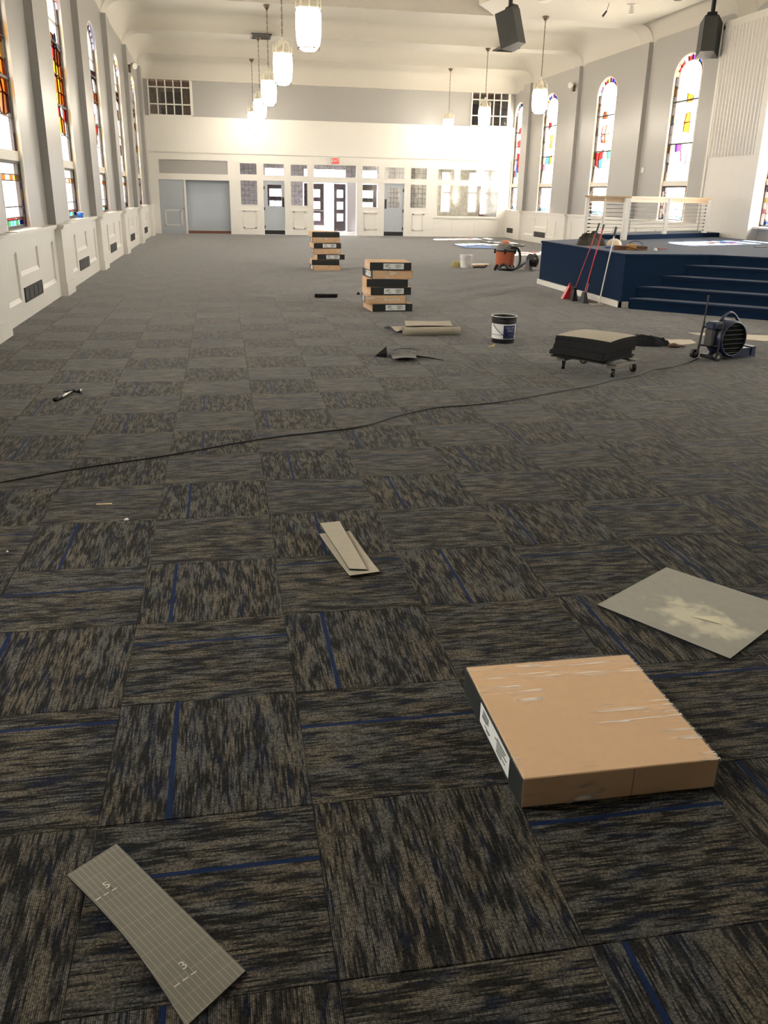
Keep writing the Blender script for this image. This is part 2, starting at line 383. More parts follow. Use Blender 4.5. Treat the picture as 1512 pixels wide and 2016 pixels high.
for c in cells[300:]:
    _, _, i, j, cx, cy = c
    h = T/2-0.0008; x0, x1 = clampx(cx-h), clampx(cx+h); y0, y1 = max(YF, cy-h), min(YB+0.05, cy+h)
    if x1-x0 < 0.01 or y1-y0 < 0.01: continue
    n = len(sv); sv += [(x0,y0,-0.0002),(x1,y0,-0.0002),(x1,y1,-0.0002),(x0,y1,-0.0002)]; sf.append((n,n+1,n+2,n+3))
    vert = (i+j) % 2; r = random.random()
    for (x, y) in ((x0,y0),(x1,y0),(x1,y1),(x0,y1)):
        lx, ly = x-cx, y-cy; suv.append((lx+T/2, ly+T/2) if vert else (T/2-ly, lx+T/2))
    srn.append(r)
me = bpy.data.meshes.new('distant_carpet_tiles'); me.from_pydata(sv, [], sf); me.materials.append(M_carpet)
ul = me.uv_layers.new(name='UVMap')
for k, q in enumerate(suv): ul.data[k].uv = q
at = me.attributes.new('rnd', 'FLOAT', 'FACE'); at.data.foreach_set('value', srn)
o = bpy.data.objects.new('distant_carpet_tiles', me); COL.objects.link(o); o.parent = floor; o['kind'] = 'stuff'

# ---- side walls
def arch_z(t, a, rise, spring): return spring + rise*math.sqrt(max(0, 1-(t/a)**2))
def side_wall(name, xs, sg, wins):
    # xs: inner surface x, sg: +1 if wall extends to +x
    x0, x1 = xs, xs+sg*0.36
    g = G(); ys = YF
    for y0 in wins:
        WW = wid(y0)
        g.box((x0, ys, 0), (x1, y0, 6.9)); ys = y0+WW
        g.box((x0, y0, 0), (x1, y0+WW, SILL))
        n = 16; c = y0+WW/2
        for k in range(n):
            ta, tb = -WW/2+WW*k/n, -WW/2+WW*(k+1)/n
            za, zb = arch_z(ta, WW/2, RISE, SPRING), arch_z(tb, WW/2, RISE, SPRING)
            g.hexa([(x0,c+ta,za),(x1,c+ta,za),(x1,c+tb,zb),(x0,c+tb,zb),(x0,c+ta,6.9),(x1,c+ta,6.9),(x1,c+tb,6.9),(x0,c+tb,6.9)])
    g.box((x0, ys, 0), (x1, 41.2, 6.9))
    w_ = g.build(name, M_wallgrey); struct(w_); return w_
wall_left = side_wall('wall_left', XL, -1, EXTRA_L+LEFT_W)
wall_right = side_wall('wall_right', XR, 1, EXTRA_R+RIGHT_W)

def wainscot(wall, xs, sg, ystart, yend):
    # sg +1 : room lies to +x of the wall (left wall)
    bk = xs+sg*0.055; fr = xs+sg*0.085
    G().box((xs, ystart, 0), (bk, yend, 1.05)).build('wainscot_board', M_white, wall)
    holes = []
    for p, q in zip(PIL, PIL[1:]+[yend+0.2]):
        b0 = p+PW; b1 = min(q, yend)
        if b1-b0 > 3:
            for (a, b, za, zb) in ((0.10,0.40,0.23,0.86),(0.52,1.25,0.25,0.88),(1.37,2.62,0.56,0.88),(2.77,3.85,0.25,0.88)):
                holes.append((b0+a, b0+b, za, zb))
        elif b1-b0 > 0.8:
            holes.append((b0+0.15, b1-0.15, 0.25, 0.88))
    holes = [h for h in holes if h[0] > ystart]
    gg = G(); holes_boxes(gg, 'x', ystart, yend, 0, 1.05, holes, bk, fr)
    gg.build('wainscot_frame', M_white, wall)
    for h in holes:   # each sunk panel with its sloping lower bead
        g = G(); a, b, za, zb = h
        g.box((bk, a, za), (bk+sg*0.004, b, zb))
        zl = za+0.055
        g.hexa([(bk,a,za),(fr-sg*0.002,a,za),(fr-sg*0.002,b,za),(bk,b,za),(bk,a,zl),(bk+sg*0.006,a,zl),(bk+sg*0.006,b,zl),(bk,b,zl)])
        g.box((bk, a, zb-0.018), (bk+sg*0.014, b, zb)); g.box((bk, a, za), (bk+sg*0.014, a+0.018, zb)); g.box((bk, b-0.018, za), (bk+sg*0.014, b, zb))
        g.build('wainscot_panel', M_white, wall)
    g = G()   # chair rail in runs between pilasters
    ys = ystart
    for p in [p for p in PIL if ystart < p < yend]+[yend]:
        g.box((xs, ys, 1.05), (xs+sg*0.12, p, 1.075)); g.box((xs, ys, 1.075), (xs+sg*0.14, p, SILL)); ys = p+PW
    g.build('chair_rail', M_white, wall)
    for p in [p for p in PIL if ystart < p < yend]:
        g = G(); g.box((xs, p, SILL), (xs+sg*0.125, p+PW, Z_SPR+0.25)); g.build('pilaster', M_wallgrey, wall)
        g = G(); f2 = xs+sg*0.19
        g.box((xs, p, 0), (f2, p+PW, 1.05)); g.box((xs, p-0.006, 0), (f2+sg*0.012, p+PW+0.006, 0.2))
        g.box((xs, p-0.03, 1.05), (f2+sg*0.035, p+PW+0.03, 1.075)); g.box((xs, p-0.05, 1.075), (f2+sg*0.055, p+PW+0.05, SILL))
        g.build('pilaster_base', M_white, wall)
wainscot(wall_left, XL, 1, YF, YB)
wainscot(wall_right, XR, -1, 21.0, YB)

# ribbed grille panel on the right wall above the stage
g = G(); g.box((11.83, 18.80, 0), (XR, 20.92, 5.6)); rib_panel = g.build('grille_panel', M_white, wall_right)
g = G(); g.box((11.80, 20.86, 0), (XR, 20.95, 5.52)); g.box((11.80, 18.78, 5.44), (XR, 20.95, 5.56)); g.box((11.78, 18.62, 0), (XR, 18.86, 5.6)); g.build('grille_trim', M_white, wall_right)
gm = G().add([(0,0,0),(-0.045,0.03,0),(-0.045,0.075,0),(0,0.105,0),(0,0,2.78),(-0.045,0.03,2.78),(-0.045,0.075,2.78),(0,0.105,2.78)], [(0,1,5,4),(1,2,6,5),(2,3,7,6),(0,3,2,1),(4,5,6,7)]).mesh('rib', M_white)
for k in range(14): inst(gm, 'rib', wall_right, (11.83, 18.88+k*0.142, 2.66))

# ---- stained glass windows
WINCOUNT = 0
def pane_color_left(u, z):
    r = random.random()
    if -0.5 < u < 0.8 and 2.72 < z < 3.95:
        return random.choice(['orange','orange','red','yellow','amber','brown','orange','red']) if r < (0.88 if WINCOUNT < 3 else 0.40) else 'clear'
    if 3.95 < z < 4.15 and abs(u) < 0.8: return random.choice(['dkblue','brown','purple'])
    return 'clear' if r < 0.93 else 'pale'
def pane_color_right(u, z):
    r = random.random()
    if r < 0.35: return 'clear'
    if 4.02 < z < 4.2 and abs(u) < 0.5: return random.choice(['brown','red','orange'])
    if 3.2 < z < 3.85 and abs(u) < 0.30: return random.choice(['red','orange','orange','yellow'])
    if 2.95 < z < 3.2 and abs(u) < 0.7: return random.choice(['brown','red','orange','purple'])
    if 2.5 < z < 2.95:
        if -0.75 < u < -0.15: return random.choice(['cyan','blue','cyan'])
        if -0.15 < u < 0.2: return random.choice(['clear','green','yellow'])
        if u < 0.75: return random.choice(['pink','red','pink','green'])
    return 'clear'
def stained_window(side, y0, label):
    global WINCOUNT
    WINCOUNT += 1
    WW = wid(y0)
    xs, sg = (XL, -1) if side == 'L' else (XR, 1)
    X = lambda d: xs+sg*d
    c = y0+WW/2; D = 0.08
    # liner: jambs, arch, sill, transom
    g = G(); th = 0.035
    g.box((X(-0.002), y0-0.001, SILL), (X(0.30), y0+th, SPRING)); g.box((X(-0.002), y0+WW-th, SILL), (X(0.30), y0+WW+0.001, SPRING))
    n = 20
    for k in range(n):
        a, b = math.pi*k/n, math.pi*(k+1)/n
        def P(t, off, d): return (X(d), c+math.cos(t)*(WW/2-off), SPRING+math.sin(t)*(RISE-off))
        g.hexa([P(a,th,-0.002),P(a,th,0.3),P(b,th,0.3),P(b,th,-0.002),P(a,0,-0.002),P(a,0,0.3),P(b,0,0.3),P(b,0,-0.002)])
    g.box((X(-0.13), y0-0.06, SILL-0.03), (X(0.3), y0+WW+0.06, SILL+0.012))
    g.box((X(0.05), y0+th, 2.02), (X(0.2), y0+WW-th, 2.15))
    root = g.build('window_%d' % WINCOUNT, M_cream); struct(root); root['label'] = label
    colr = pane_color_left if side == 'L' else pane_color_right
    gd = 0.012
    def pane(poly, col):
        # poly list of (y,z) ccw ; thin slab
        cy_ = sum(p[0] for p in poly)/len(poly); cz_ = sum(p[1] for p in poly)/len(poly)
        q = []
        for (y, z) in poly:
            dy, dz = y-cy_, z-cz_; l = math.hypot(dy, dz) or 1; s = max(0, 1-0.006/l); q.append((cy_+dy*s, cz_+dz*s))
        n = len(q); dj = random.uniform(-0.004, 0.004)
        vs = [(X(D+dj), y, z) for y, z in q]+[(X(D+dj+gd), y, z) for y, z in q]
        fs = [tuple(range(n))]   # single leaf: one transmission colour per pane
        G().add(vs[:n], fs).build('pane', GL[col], root)
    a_in = WW/2-th; lo = 2.15; bw = 0.13; bars = G()
    def bar(y_a, z_a, y_b, z_b, wd, dp=0.02):
        dy, dz = y_b-y_a, z_b-z_a; l = math.hypot(dy, dz); ny, nz = -dz/l*wd/2, dy/l*wd/2
        p = [(y_a+ny,z_a+nz),(y_b+ny,z_b+nz),(y_b-ny,z_b-nz),(y_a-ny,z_a-nz)]
        bars.hexa([(X(D-dp),y,z) for y,z in p]+[(X(D+dp),y,z) for y,z in p])
    # border panes
    nb = 11; bcols = ['clear','blue','clear','amber','purple','clear','cyan','pale','red','clear','blue'] if side == 'L' else ['clear','clear','amber','clear','clear','purple','clear','brown','clear','clear','cyan']
    for sd in (-1, 1):
        for k in range(nb):
            za, zb = lo+(SPRING-lo)*k/nb, lo+(SPRING-lo)*(k+1)/nb
            ya, yb = c+sd*a_in, c+sd*(a_in-bw/2)
            ym = c+sd*(a_in-bw)
            pane([(ya,za),(yb,za),(yb,zb),(ya,zb)], 'clear' if k % 3 else 'amber')
            pane([(yb,za),(ym,za),(ym,zb),(yb,zb)], bcols[(k+(0 if sd < 0 else 4)) % nb])
            bar(ya, zb, ym, zb, 0.012)
        bar(c+sd*(a_in-bw), lo, c+sd*(a_in-bw), SPRING, 0.016); bar(c+sd*(a_in-bw/2), lo, c+sd*(a_in-bw/2), SPRING, 0.010)
        bar(c+sd*(a_in-0.008), lo, c+sd*(a_in-0.008), SPRING, 0.016)
    na = 10
    for k in range(na):
        t0, t1 = math.pi*k/na, math.pi*(k+1)/na
        O = lambda t: (c+math.cos(t)*a_in, SPRING+math.sin(t)*(RISE-th)); I = lambda t: (c+math.cos(t)*(a_in-bw), SPRING+math.sin(t)*(RISE-th-bw))
        pane([O(t0),O(t1),I(t1),I(t0)], random.choice(['blue','cyan','clear','red','purple','amber','clear']))
        bar(*I(t0), *I(t1), 0.014); bar(*O(t0), *I(t0), 0.010)
        pane([I(t0),I(t1),(c,SPRING+0.02)], 'clear')
    # inner field
    ai = a_in-bw; nc, nr = 4, 11
    V = {}
    for j in range(nr+1):
        for i in range(nc+1):
            jy = 0 if i in (0,nc) else random.uniform(-0.07, 0.07); jz = 0 if j in (0,nr) else random.uniform(-0.05, 0.05)
            V[i,j] = (c-ai+2*ai*i/nc+jy, lo+(SPRING-lo)*j/nr+jz)
    for j in range(nr):
        for i in range(nc):
            p = [V[i,j],V[i+1,j],V[i+1,j+1],V[i,j+1]]; mu = (sum(q[0] for q in p)/4-c)/ai*(1 if side == 'L' else -1); mz = sum(q[1] for q in p)/4
            cc = colr(mu, mz)
            pane(p, cc)
            if cc not in ('clear','pale'):
                for q, r_ in zip(p, p[1:]+p[:1]): bar(*q, *r_, 0.010, 0.012)
    for z, wd in ((2.58,0.014),(3.07,0.040),(3.58,0.014),(4.11,0.040),(4.45,0.014)): bar(c-a_in, z, c+a_in, z, wd, 0.025)
    for i in (1, 3): 
        pass
    # lower hopper light
    z0, z1 = SILL+0.02, 2.02
    f = 0.035
    bar(c-a_in, z0+f/2, c+a_in, z0+f/2, f, 0.03); bar(c-a_in, z1-f/2, c+a_in, z1-f/2, f, 0.03)
    for sd in (-1, 1):
        bar(c+sd*(a_in-f/2), z0, c+sd*(a_in-f/2), z1, f, 0.03); bar(c+sd*(ai-0.02), z0, c+sd*(ai-0.02), z1, 0.028, 0.025)
        cs = ['red','blue','purple','amber','blue','brown','green'] if side == 'L' else ['clear','clear','pink','clear','amber','clear','purple']
        nl = 7
        for k in range(nl):
            za, zb = z0+f+(z1-z0-2*f)*k/nl, z0+f+(z1-z0-2*f)*(k+1)/nl
            pane([(c+sd*(a_in-f),za),(c+sd*(ai-0.02),za),(c+sd*(ai-0.02),zb),(c+sd*(a_in-f),zb)], cs[k] if sd > 0 else cs[(k+3) % nl])
    rows = [(z0+f, z0+0.11, 'mixb'), (z0+0.11, z0+0.14, 'red'), (z0+0.14, z0+0.28, 'clear'), (z0+0.28, z0+0.62, 'clear'), (z0+0.62, z0+0.70, 'mixo'), (z0+0.70, z1-f, 'clear')]
    for za, zb, cc in rows:
        k = 5 if cc.startswith('mix') else (3 if cc == 'red' else 2)
        for i in range(k):
            ya, yb = c-ai+2*ai*i/k, c-ai+2*ai*(i+1)/k
            col = {'mixb': ['blue','green','cyan','green','blue'][i%5], 'mixo': ['amber','orange','pale','orange','amber'][i%5]}.get(cc, cc)
            if side == 'R' and cc in ('mixo','red'): col = 'clear'
            pane([(ya,za),(yb,za),(yb,zb),(ya,zb)], col)
        bar(c-ai, zb, c+ai, zb, 0.016, 0.018)
    if side == 'R':
        pass
    bars.build('lead_bars', M_lead, root)
    portal((X(0.40), c, 3.1), (-sg, 0, 0), WW, 4.2)
nth = ['nearest', 'second', 'third', 'fourth', 'fifth']
for k, y in enumerate(LEFT_W): stained_window('L', y, '%s arched stained glass window from the camera on the left wall' % nth[k])
for k, y in enumerate(RIGHT_W): stained_window('R', y, '%s arched stained glass window from the camera on the right wall' % nth[k])

def added_window(side, y0):  # unseen, added for the daylight it lets in
    global WINCOUNT
    WINCOUNT += 1
    xs, sg = (XL, -1) if side == 'L' else (XR, 1); X = lambda d: xs+sg*d; c = y0+WW/2
    g = G(); g.box((X(-0.012), y0, SILL), (X(0.3), y0+0.035, SPRING)); g.box((X(-0.012), y0+WW-0.035, SILL), (X(0.3), y0+WW, SPRING)); g.box((X(-0.1), y0-0.06, SILL-0.03), (X(0.3), y0+WW+0.06, SILL+0.012)); g.box((X(0.05), y0, 2.02), (X(0.2), y0+WW, 2.15))
    r = g.build('window_%d' % (40+WINCOUNT), M_cream); struct(r)
    n = 16; vs = [(X(0.13), c-WW/2, SILL), (X(0.13), c+WW/2, SILL)]+[(X(0.13), c+WW/2*math.cos(math.pi*k/n), SPRING+RISE*math.sin(math.pi*k/n)) for k in range(n+1)]
    G().add(vs, [tuple(range(len(vs)))]).build('pane', GL['pale'], r)
    portal((X(0.40), c, 3.1), (-sg, 0, 0), WW, 4.2)
for y in EXTRA_L: added_window('L', y)
for y in EXTRA_R: added_window('R', y)

# ---- ceiling with beams
xs_ = [XL+0.001]; 
for k in range(1, 13): xs_.append(XL+1.3*(1-math.cos(math.pi/2*k/12)))
for k in range(1, 14): xs_.append(XL+1.3+(XR-XL-2.6)*k/14)
for k in range(12, -1, -1): xs_.append(XR-1.3*(1-math.cos(math.pi/2*k/12)))
def cove(x, top, wd):
    d = min(x-XL, XR-x)
    if d >= wd: return top
    q = 1-d/wd; z0 = 5.62 if top == Z_BEAM else 5.80
    return z0+(top-z0)*math.sqrt(max(0, 1-q*q))
zb_ = [cove(x, Z_BEAM, 0.45) for x in xs_]; zc_ = [cove(x, Z_CEIL, 0.85) for x in xs_]
secs = []
def sec(y, f): secs.append((y, [b+(c_-b)*f for b, c_ in zip(zb_, zc_)]))
sec(YF, 1)
RF = 0.40
for p in PIL:
    y = p; fr = RF/(Z_CEIL-Z_BEAM)
    for k in range(7):
        t = math.pi/2*k/6; sec(y-RF+RF*math.sin(t), 1-fr*(1-math.cos(t)))
    sec(y, 0)
    if p == PIL[-1]: break
    ye = p+PW
    sec(ye, 0); 
    for k in range(7):
        t = math.pi/2*(1-k/6); sec(ye+RF*(1-math.sin(t))+0.0005*k, (1-fr)+fr*math.cos(t) if k else 1-fr)
    
# far end: coved down to a frieze on the back wall
zend = [min(z, Z_BEAM) for z in zb_]
for k in range(9):
    t = math.pi/2*k/8
    secs.append((36.35+0.45*math.sin(t), [max(5.57, z-0.55*(1-math.cos(t))) if z > 5.57 else z for z in zb_]))
secs.append((36.80, [min(z, 5.56) for z in zb_])); secs.append((37.0, [min(z, 5.56) for z in zb_]))
g = G(); n = len(xs_)
for y, zz in secs: g.v += [(x, y, z) for x, z in zip(xs_, zz)]
for k in range(len(secs)-1):
    for i in range(n-1): g.f.append((k*n+i, k*n+n+i, k*n+n+i+1, k*n+i+1))
ceil = g.build('ceiling', M_ceil, smooth=True, autosmooth=40); struct(ceil)
g = G(); g.prism([(6.6,23.7),(7.0,24.3),(7.4,24.98),(XR-0.4,24.98),(XR-0.4,YF),(6.85,YF),(6.85,22.5)], Z_BEAM+0.001, 6.85); g.build('lowered_soffit', M_ceil, ceil)
g = G(); g.box((XL-0.36, YF-0.3, 6.92), (XR+0.36, 41.4, 7.1)); g.build('sun_block_slab', M_ceil, ceil)  # unseen slab added over the ceiling to stop sun leaking in
g = G(); g.box((XL-0.36, YF-0.3, 0), (XR+0.36, YF, 6.92)); wf = g.build('wall_front', M_wallgrey); struct(wf)

# ---- back wall: partition, balcony front and upper wall
NB = YB+0.16
holes = [(-2.34,0.31,2.26,2.76),(-2.40,-1.43,0,2.03),(-1.36,0.35,0,2.03),(0.77,1.47,2.26,2.72),(0.77,1.47,1.13,2.08),
    (1.70,2.55,2.25,2.72),(1.70,2.55,0,2.08),(2.78,3.49,2.25,2.71),(2.78,3.49,1.12,2.08),(3.72,5.49,2.23,2.73),(3.72,5.49,0,2.06),
    (5.71,6.43,2.23,2.73),(5.71,6.43,1.11,2.06),(6.65,7.49,2.23,2.70),(6.65,7.49,0,2.07),(7.73,8.45,2.23,2.70),(7.73,8.45,1.11,2.06),
    (8.88,9.60,2.23,2.68),(9.83,10.56,2.23,2.68),(10.82,11.52,2.23,2.68),(8.88,11.54,0.80,2.06)]
g = G(); holes_boxes(g, 'y', XL, XR, 0, 3.03, holes, YB, NB); wall_back = g.build('wall_back', M_white); struct(wall_back)
g = G(); g.box((XL, YB-0.05, 3.03), (XR, NB+0.02, 4.30)); g.box((XL, YB-0.07, 4.24), (XR, NB, 4.31)); g.build('balcony_front', M_white, wall_back)
UPH = [(-2.52,-1.00,4.36,5.60),(10.22,11.72,4.36,5.60)]
g = G(); holes_boxes(g, 'y', XL, XR, 4.30, 6.9, UPH, YB+0.02, NB); g.build('upper_wall', M_wallgrey, wall_back)
def panel_on_back(x0, x1, z0, z1):
    g = G(); e = 0.05
    for a, b in (((x0,z0),(x1,z0+e)),((x0,z1-e),(x1,z1)),((x0,z0),(x0+e,z1)),((x1-e,z0),(x1,z1))):
        g.box((a[0], YB-0.03, a[1]), (b[0], YB, b[1]))
    g.box((x0+e, YB-0.012, z0+e), (x1-e, YB, z1-e)); g.box((x0-0.04, YB-0.05, z1), (x1+0.04, YB, z1+0.035))
    g.build('panel_moulding', M_white, wall_back)
for a in ((0.86,1.38,0.24,0.92),(2.88,3.38,0.24,0.92),(5.82,6.33,0.24,0.91),(7.86,8.34,0.24,0.90)): panel_on_back(*a)
g = G()
for x in (8.78, 9.60, 10.56, 11.62): g.box((x-0.012, YB-0.015, 0), (x+0.012, YB, 0.78))
g.box((8.70, YB-0.04, 0.75), (11.70, YB, 0.80)); g.build('batten', M_white, wall_back)
# glazing in the partition
def glazing(x0, x1, z0, z1, nx, nz, grid=True, n=[20]):
    n[0] += 1
    g = G(); e = 0.025
    g.box((x0, YB-0.012, z0), (x1, YB+0.03, z0+e)); g.box((x0, YB-0.012, z1-e), (x1, YB+0.03, z1)); g.box((x0, YB-0.012, z0), (x0+e, YB+0.03, z1)); g.box((x1-e, YB-0.012, z0), (x1, YB+0.03, z1))
    r = g.build('window_%d' % n[0], M_white); struct(r)
    G().box((x0+e, YB+0.06, z0+e), (x1-e, YB+0.064, z1-e)).build('pane', M_glass, r)
    if grid:
        g = G()
        for i in range(1, nx): x = x0+(x1-x0)*i/nx; g.box((x-0.004, YB+0.052, z0), (x+0.004, YB+0.06, z1))
        for i in range(1, nz): z = z0+(z1-z0)*i/nz; g.box((x0, YB+0.052, z-0.004), (x1, YB+0.06, z+0.004))
        g.build('lead_grid', M_grille, r)
for (a, b, c_, d) in holes[3:]:
    if c_ == 0: continue
    glazing(a, b, c_, d, 4 if b-a < 1 else (8 if b-a < 2 else 1), 2 if d-c_ < 0.6 else 5, grid=b < 9.7)
# closet
G().box((-2.34, YB+0.05, 2.26), (0.31, YB+0.09, 2.76)).build('transom_board', M_wallgrey, wall_back)
G().box((-2.6, 37.28, 0), (0.6, 37.33, 2.9)).build('closet_back', M_door, wall_back)
G().box((-2.65, NB, 0), (-2.6, 37.33, 2.9)).build('closet_side', M_wallgrey, wall_back)
G().box((0.55, NB, 0), (0.6, 37.33, 2.9)).build('closet_side', M_wallgrey, wall_back)
G().box((-1.36, 37.24, 0.0), (0.5, 37.28, 0.11)).build('closet_skirting', M_brownwood, wall_back)
d1 = G().box((-2.40, YB+0.03, 0.02), (-1.43, YB+0.075, 2.02)).build('door_1', M_door); struct(d1)
g = G()
for a, b in (((-2.22,0.30),(-1.57,0.34)),((-2.22,0.87),(-1.57,0.91)),((-2.22,0.30),(-2.18,0.91)),((-1.61,0.30),(-1.57,0.91))): g.box((a[0], YB+0.015, a[1]), (b[0], YB+0.03, b[1]))
g.build('door_panel_frame', M_white, d1)
G().lathe([(0.0,0),(0.028,0.004),(0.03,0.02),(0.018,0.035),(0.0,0.04)], (0,0,0), 12).build('door_knob', M_chrome, d1, True).matrix_local = Matrix.Translation((-1.48, YB+0.03, 0.98)) @ Matrix.Rotation(R(90), 4, 'X')
# two swing doors
def swing_door(nm, x0, x1, lite, hinge_right):
    g = G(); holes_boxes(g, 'y', x0, x1, 0.17, 2.05, [lite], YB+0.07, YB+0.115)
    d = g.build(nm, M_door); struct(d)
    G().box((x0, YB+0.065, 0.01), (x1, YB+0.12, 0.17)).build('kick_plate', M_black, d)
    G().box((lite[0], YB+0.09, lite[2]), (lite[1], YB+0.094, lite[3])).build('pane', M_glass, d)
    g = G()
    for i in range(1, 4): x = lite[0]+(lite[1]-lite[0])*i/4; g.box((x-0.005, YB+0.08, lite[2]), (x+0.005, YB+0.09, lite[3]))
    for i in range(1, 4): z = lite[2]+(lite[3]-lite[2])*i/4; g.box((lite[0], YB+0.08, z-0.005), (lite[1], YB+0.09, z+0.005))
    g.build('lead_grid', M_grille, d)
    hx = x1-0.015 if hinge_right else x0+0.015; px = x0+0.06 if hinge_right else x1-0.06
    for z in (0.3, 1.0, 1.8): G().box((hx-0.02, YB+0.045, z-0.06), (hx+0.02, YB+0.07, z+0.06)).build('hinge', M_grille, d)
    G().box((px-0.04, YB+0.055, 1.08), (px+0.04, YB+0.07, 1.45)).build('push_plate', M_black, d)
swing_door('door_2', 1.71, 2.54, (1.86,2.42,1.12,1.92), False)
swing_door('door_3', 6.66, 7.48, (6.80,7.32,1.11,1.91), True)
# upper balcony windows
for k, (a, b, c_, d) in enumerate(UPH):
    g = G(); e = 0.05
    g.box((a-e, YB-0.02, c_-e), (b+e, YB+0.05, c_)); g.box((a-e, YB-0.02, d), (b+e, YB+0.05, d+e)); g.box((a-e, YB-0.02, c_), (a, YB+0.05, d)); g.box((b, YB-0.02, c_), (b+e+0.05, YB+0.05, d))
    r = g.build('window_%d' % (11+k), M_white); struct(r)
    g = G()
    zr = [c_, c_+0.36, c_+0.95, d]
    for i in range(1, 5): x = a+(b-a)*i/5; g.box((x-0.022, YB-0.01, c_), (x+0.022, YB+0.03, d))
    for z in zr[1:3]: g.box((a, YB-0.01, z-0.022), (b, YB+0.03, z+0.022))
    g.build('muntins', M_white, r)
    for i in range(5):
        for j in range(3):
            G().box((a+(b-a)*i/5+0.015, YB+0.012, zr[j]+0.015), (a+(b-a)*(i+1)/5-0.015, YB+0.016, zr[j+1]-0.015)).build('pane', M_glass, r)
    g = G(); y2 = 39.2
    g.box((a-0.8, y2, 3.4), (b+0.8, y2+0.05, 6.8)); g.box((a-0.85, NB, 3.4), (a-0.8, y2, 6.8)); g.box((b+0.8, NB, 3.4), (b+0.85, y2, 6.8)); g.box((a-0.8, NB, 3.4), (b+0.8, y2, 3.45)); g.box((a-0.8, NB, 6.75), (b+0.8, y2, 6.8))
    o = g.build('wall_balcony_room', M_brown); struct(o)
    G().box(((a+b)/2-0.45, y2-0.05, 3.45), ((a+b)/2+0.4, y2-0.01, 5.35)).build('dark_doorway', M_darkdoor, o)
    G().box((a-0.2, y2-0.4, 5.55), (b+0.2, y2-0.1, 5.70)).build('ceiling_beam', M_brownwood, o)

# ---- foyer behind the partition
YE = 40.6
g = G(); g.box((XL-0.4, NB, -0.1), (XR+0.8, YE, 0.0)); ff = g.build('floor_foyer', M_foyfloor); struct(ff)
g = G(); g.box((XL-0.4, NB, 2.98), (XR+0.8, YE+0.2, 3.2)); fc = g.build('ceiling_foyer', M_ceil); struct(fc)
doors = [(1.90,2.90),(3.62,5.60),(6.05,7.02)]
eh = [(a, b, 0, 2.06) for a, b in doors]+[(a+0.06, b-0.06, 2.26, 2.62) for a, b in doors]
g = G(); holes_boxes(g, 'y', XL-0.4, 8.62, 0, 2.98, eh, YE, YE+0.2); we = g.build('wall_entrance', M_lavender); struct(we)
rwin = [(9.98,10.36,0.95,2.62),(11.27,11.64,0.95,2.62),(11.84,12.42,0.85,2.70)]
g = G(); holes_boxes(g, 'y', 8.62, XR+0.8, 0, 2.98, rwin, YE, YE+0.2); ws = g.build('wall_side_room', M_olive); struct(ws)
G().box((8.58, NB, 0), (8.66, YE, 2.98)).build('divider', M_olive, ws)
G().box((XR+0.7, NB, 0), (XR+0.8, YE, 2.98)).build('end_wall', M_olive, ws)
for k, (a, b, c_, d) in enumerate(rwin):
    g = G(); e = 0.05
    mm = M_brownwood if k == 2 else M_cream
    g.box((a-e, YE-0.03, c_-e-0.03), (b+e, YE+0.02, c_)); g.box((a-e, YE-0.03, d), (b+e, YE+0.02, d+e)); g.box((a-e, YE-0.03, c_), (a, YE+0.02, d)); g.box((b, YE-0.03, c_), (b+e, YE+0.02, d)); g.box((a, YE-0.02, 1.72), (b, YE+0.02, 1.80))
    r = g.build('window_%d' % (13+k), mm); struct(r)
    G().box((a, YE+0.08, c_), (b, YE+0.085, 1.72)).build('pane', GL['clear'], r); G().box((a, YE+0.08, 1.80), (b, YE+0.085, d)).build('pane', GL['clear'], r)
    portal(((a+b)/2, YE+0.3, (c_+d)/2), (0,-1,0), b-a, d-c_)
for a, b in doors:
    portal(((a+b)/2, YE+0.35, 1.35), (0,-1,0), b-a, 2.7)
def leaf(nm, x0, wd, rz):
    r = empty(nm, (x0, YE+0.06, 0), rz); r['kind'] = 'structure'
    holes_ = [(wd*0.22, wd*0.78, z, z+0.32) for z in (0.46, 0.96, 1.46)]
    g = G(); holes_boxes(g, 'y', 0.02, wd-0.02, 0.02, 2.04, holes_, -0.022, 0.022); g.build('door_leaf', M_darkdoor, r)
    for h in holes_: G().box((h[0], -0.003, h[2]), (h[1], 0.003, h[3])).build('pane', GL['clear'], r)
    G().box((0.05, -0.03, 0.04), (wd-0.05, -0.022, 0.26)).build('kick_plate', M_tankick, r)
    G().box((0.06, -0.07, 0.86), (wd-0.06, -0.045, 0.91)).build('push_bar', M_chrome, r)
leaf('door_4', 1.92, 0.96, 0); leaf('door_5', 3.64, 0.95, 0)
leaf('door_6', 5.56, 0.95, R(180+48)); leaf('door_7', 6.07, 0.93, 0)
g = G(); g.box((-60, 41.2, -0.3), (60, 140, -0.1)); g.box((12.7, -60, -0.3), (140, 41.2, -0.1)); g.box((-140, -60, -0.3), (-3.2, 41.2, -0.1)); gr = g.build('floor_outside', M_ground); struct(gr)

def fill_light(loc, e):
    l = bpy.data.lights.new('room_fill', 'AREA'); l.shape = 'DISK'; l.size = 0.4; l.energy = e; l.color = (1, 0.92, 0.82); o = bpy.data.objects.new('room_fill', l); COL.objects.link(o); o.location = loc  # added fill without a fixture, brightens the rooms behind the back wall
for x in (-0.5, 2.3, 4.9, 7.6): fill_light((x, 39.0, 2.95), 10)
fill_light((9.8, 39.0, 2.95), 22); fill_light((11.4, 39.0, 2.95), 22)
for a, b, c_, d in UPH: fill_light(((a+b)/2, 38.2, 6.72), 5)

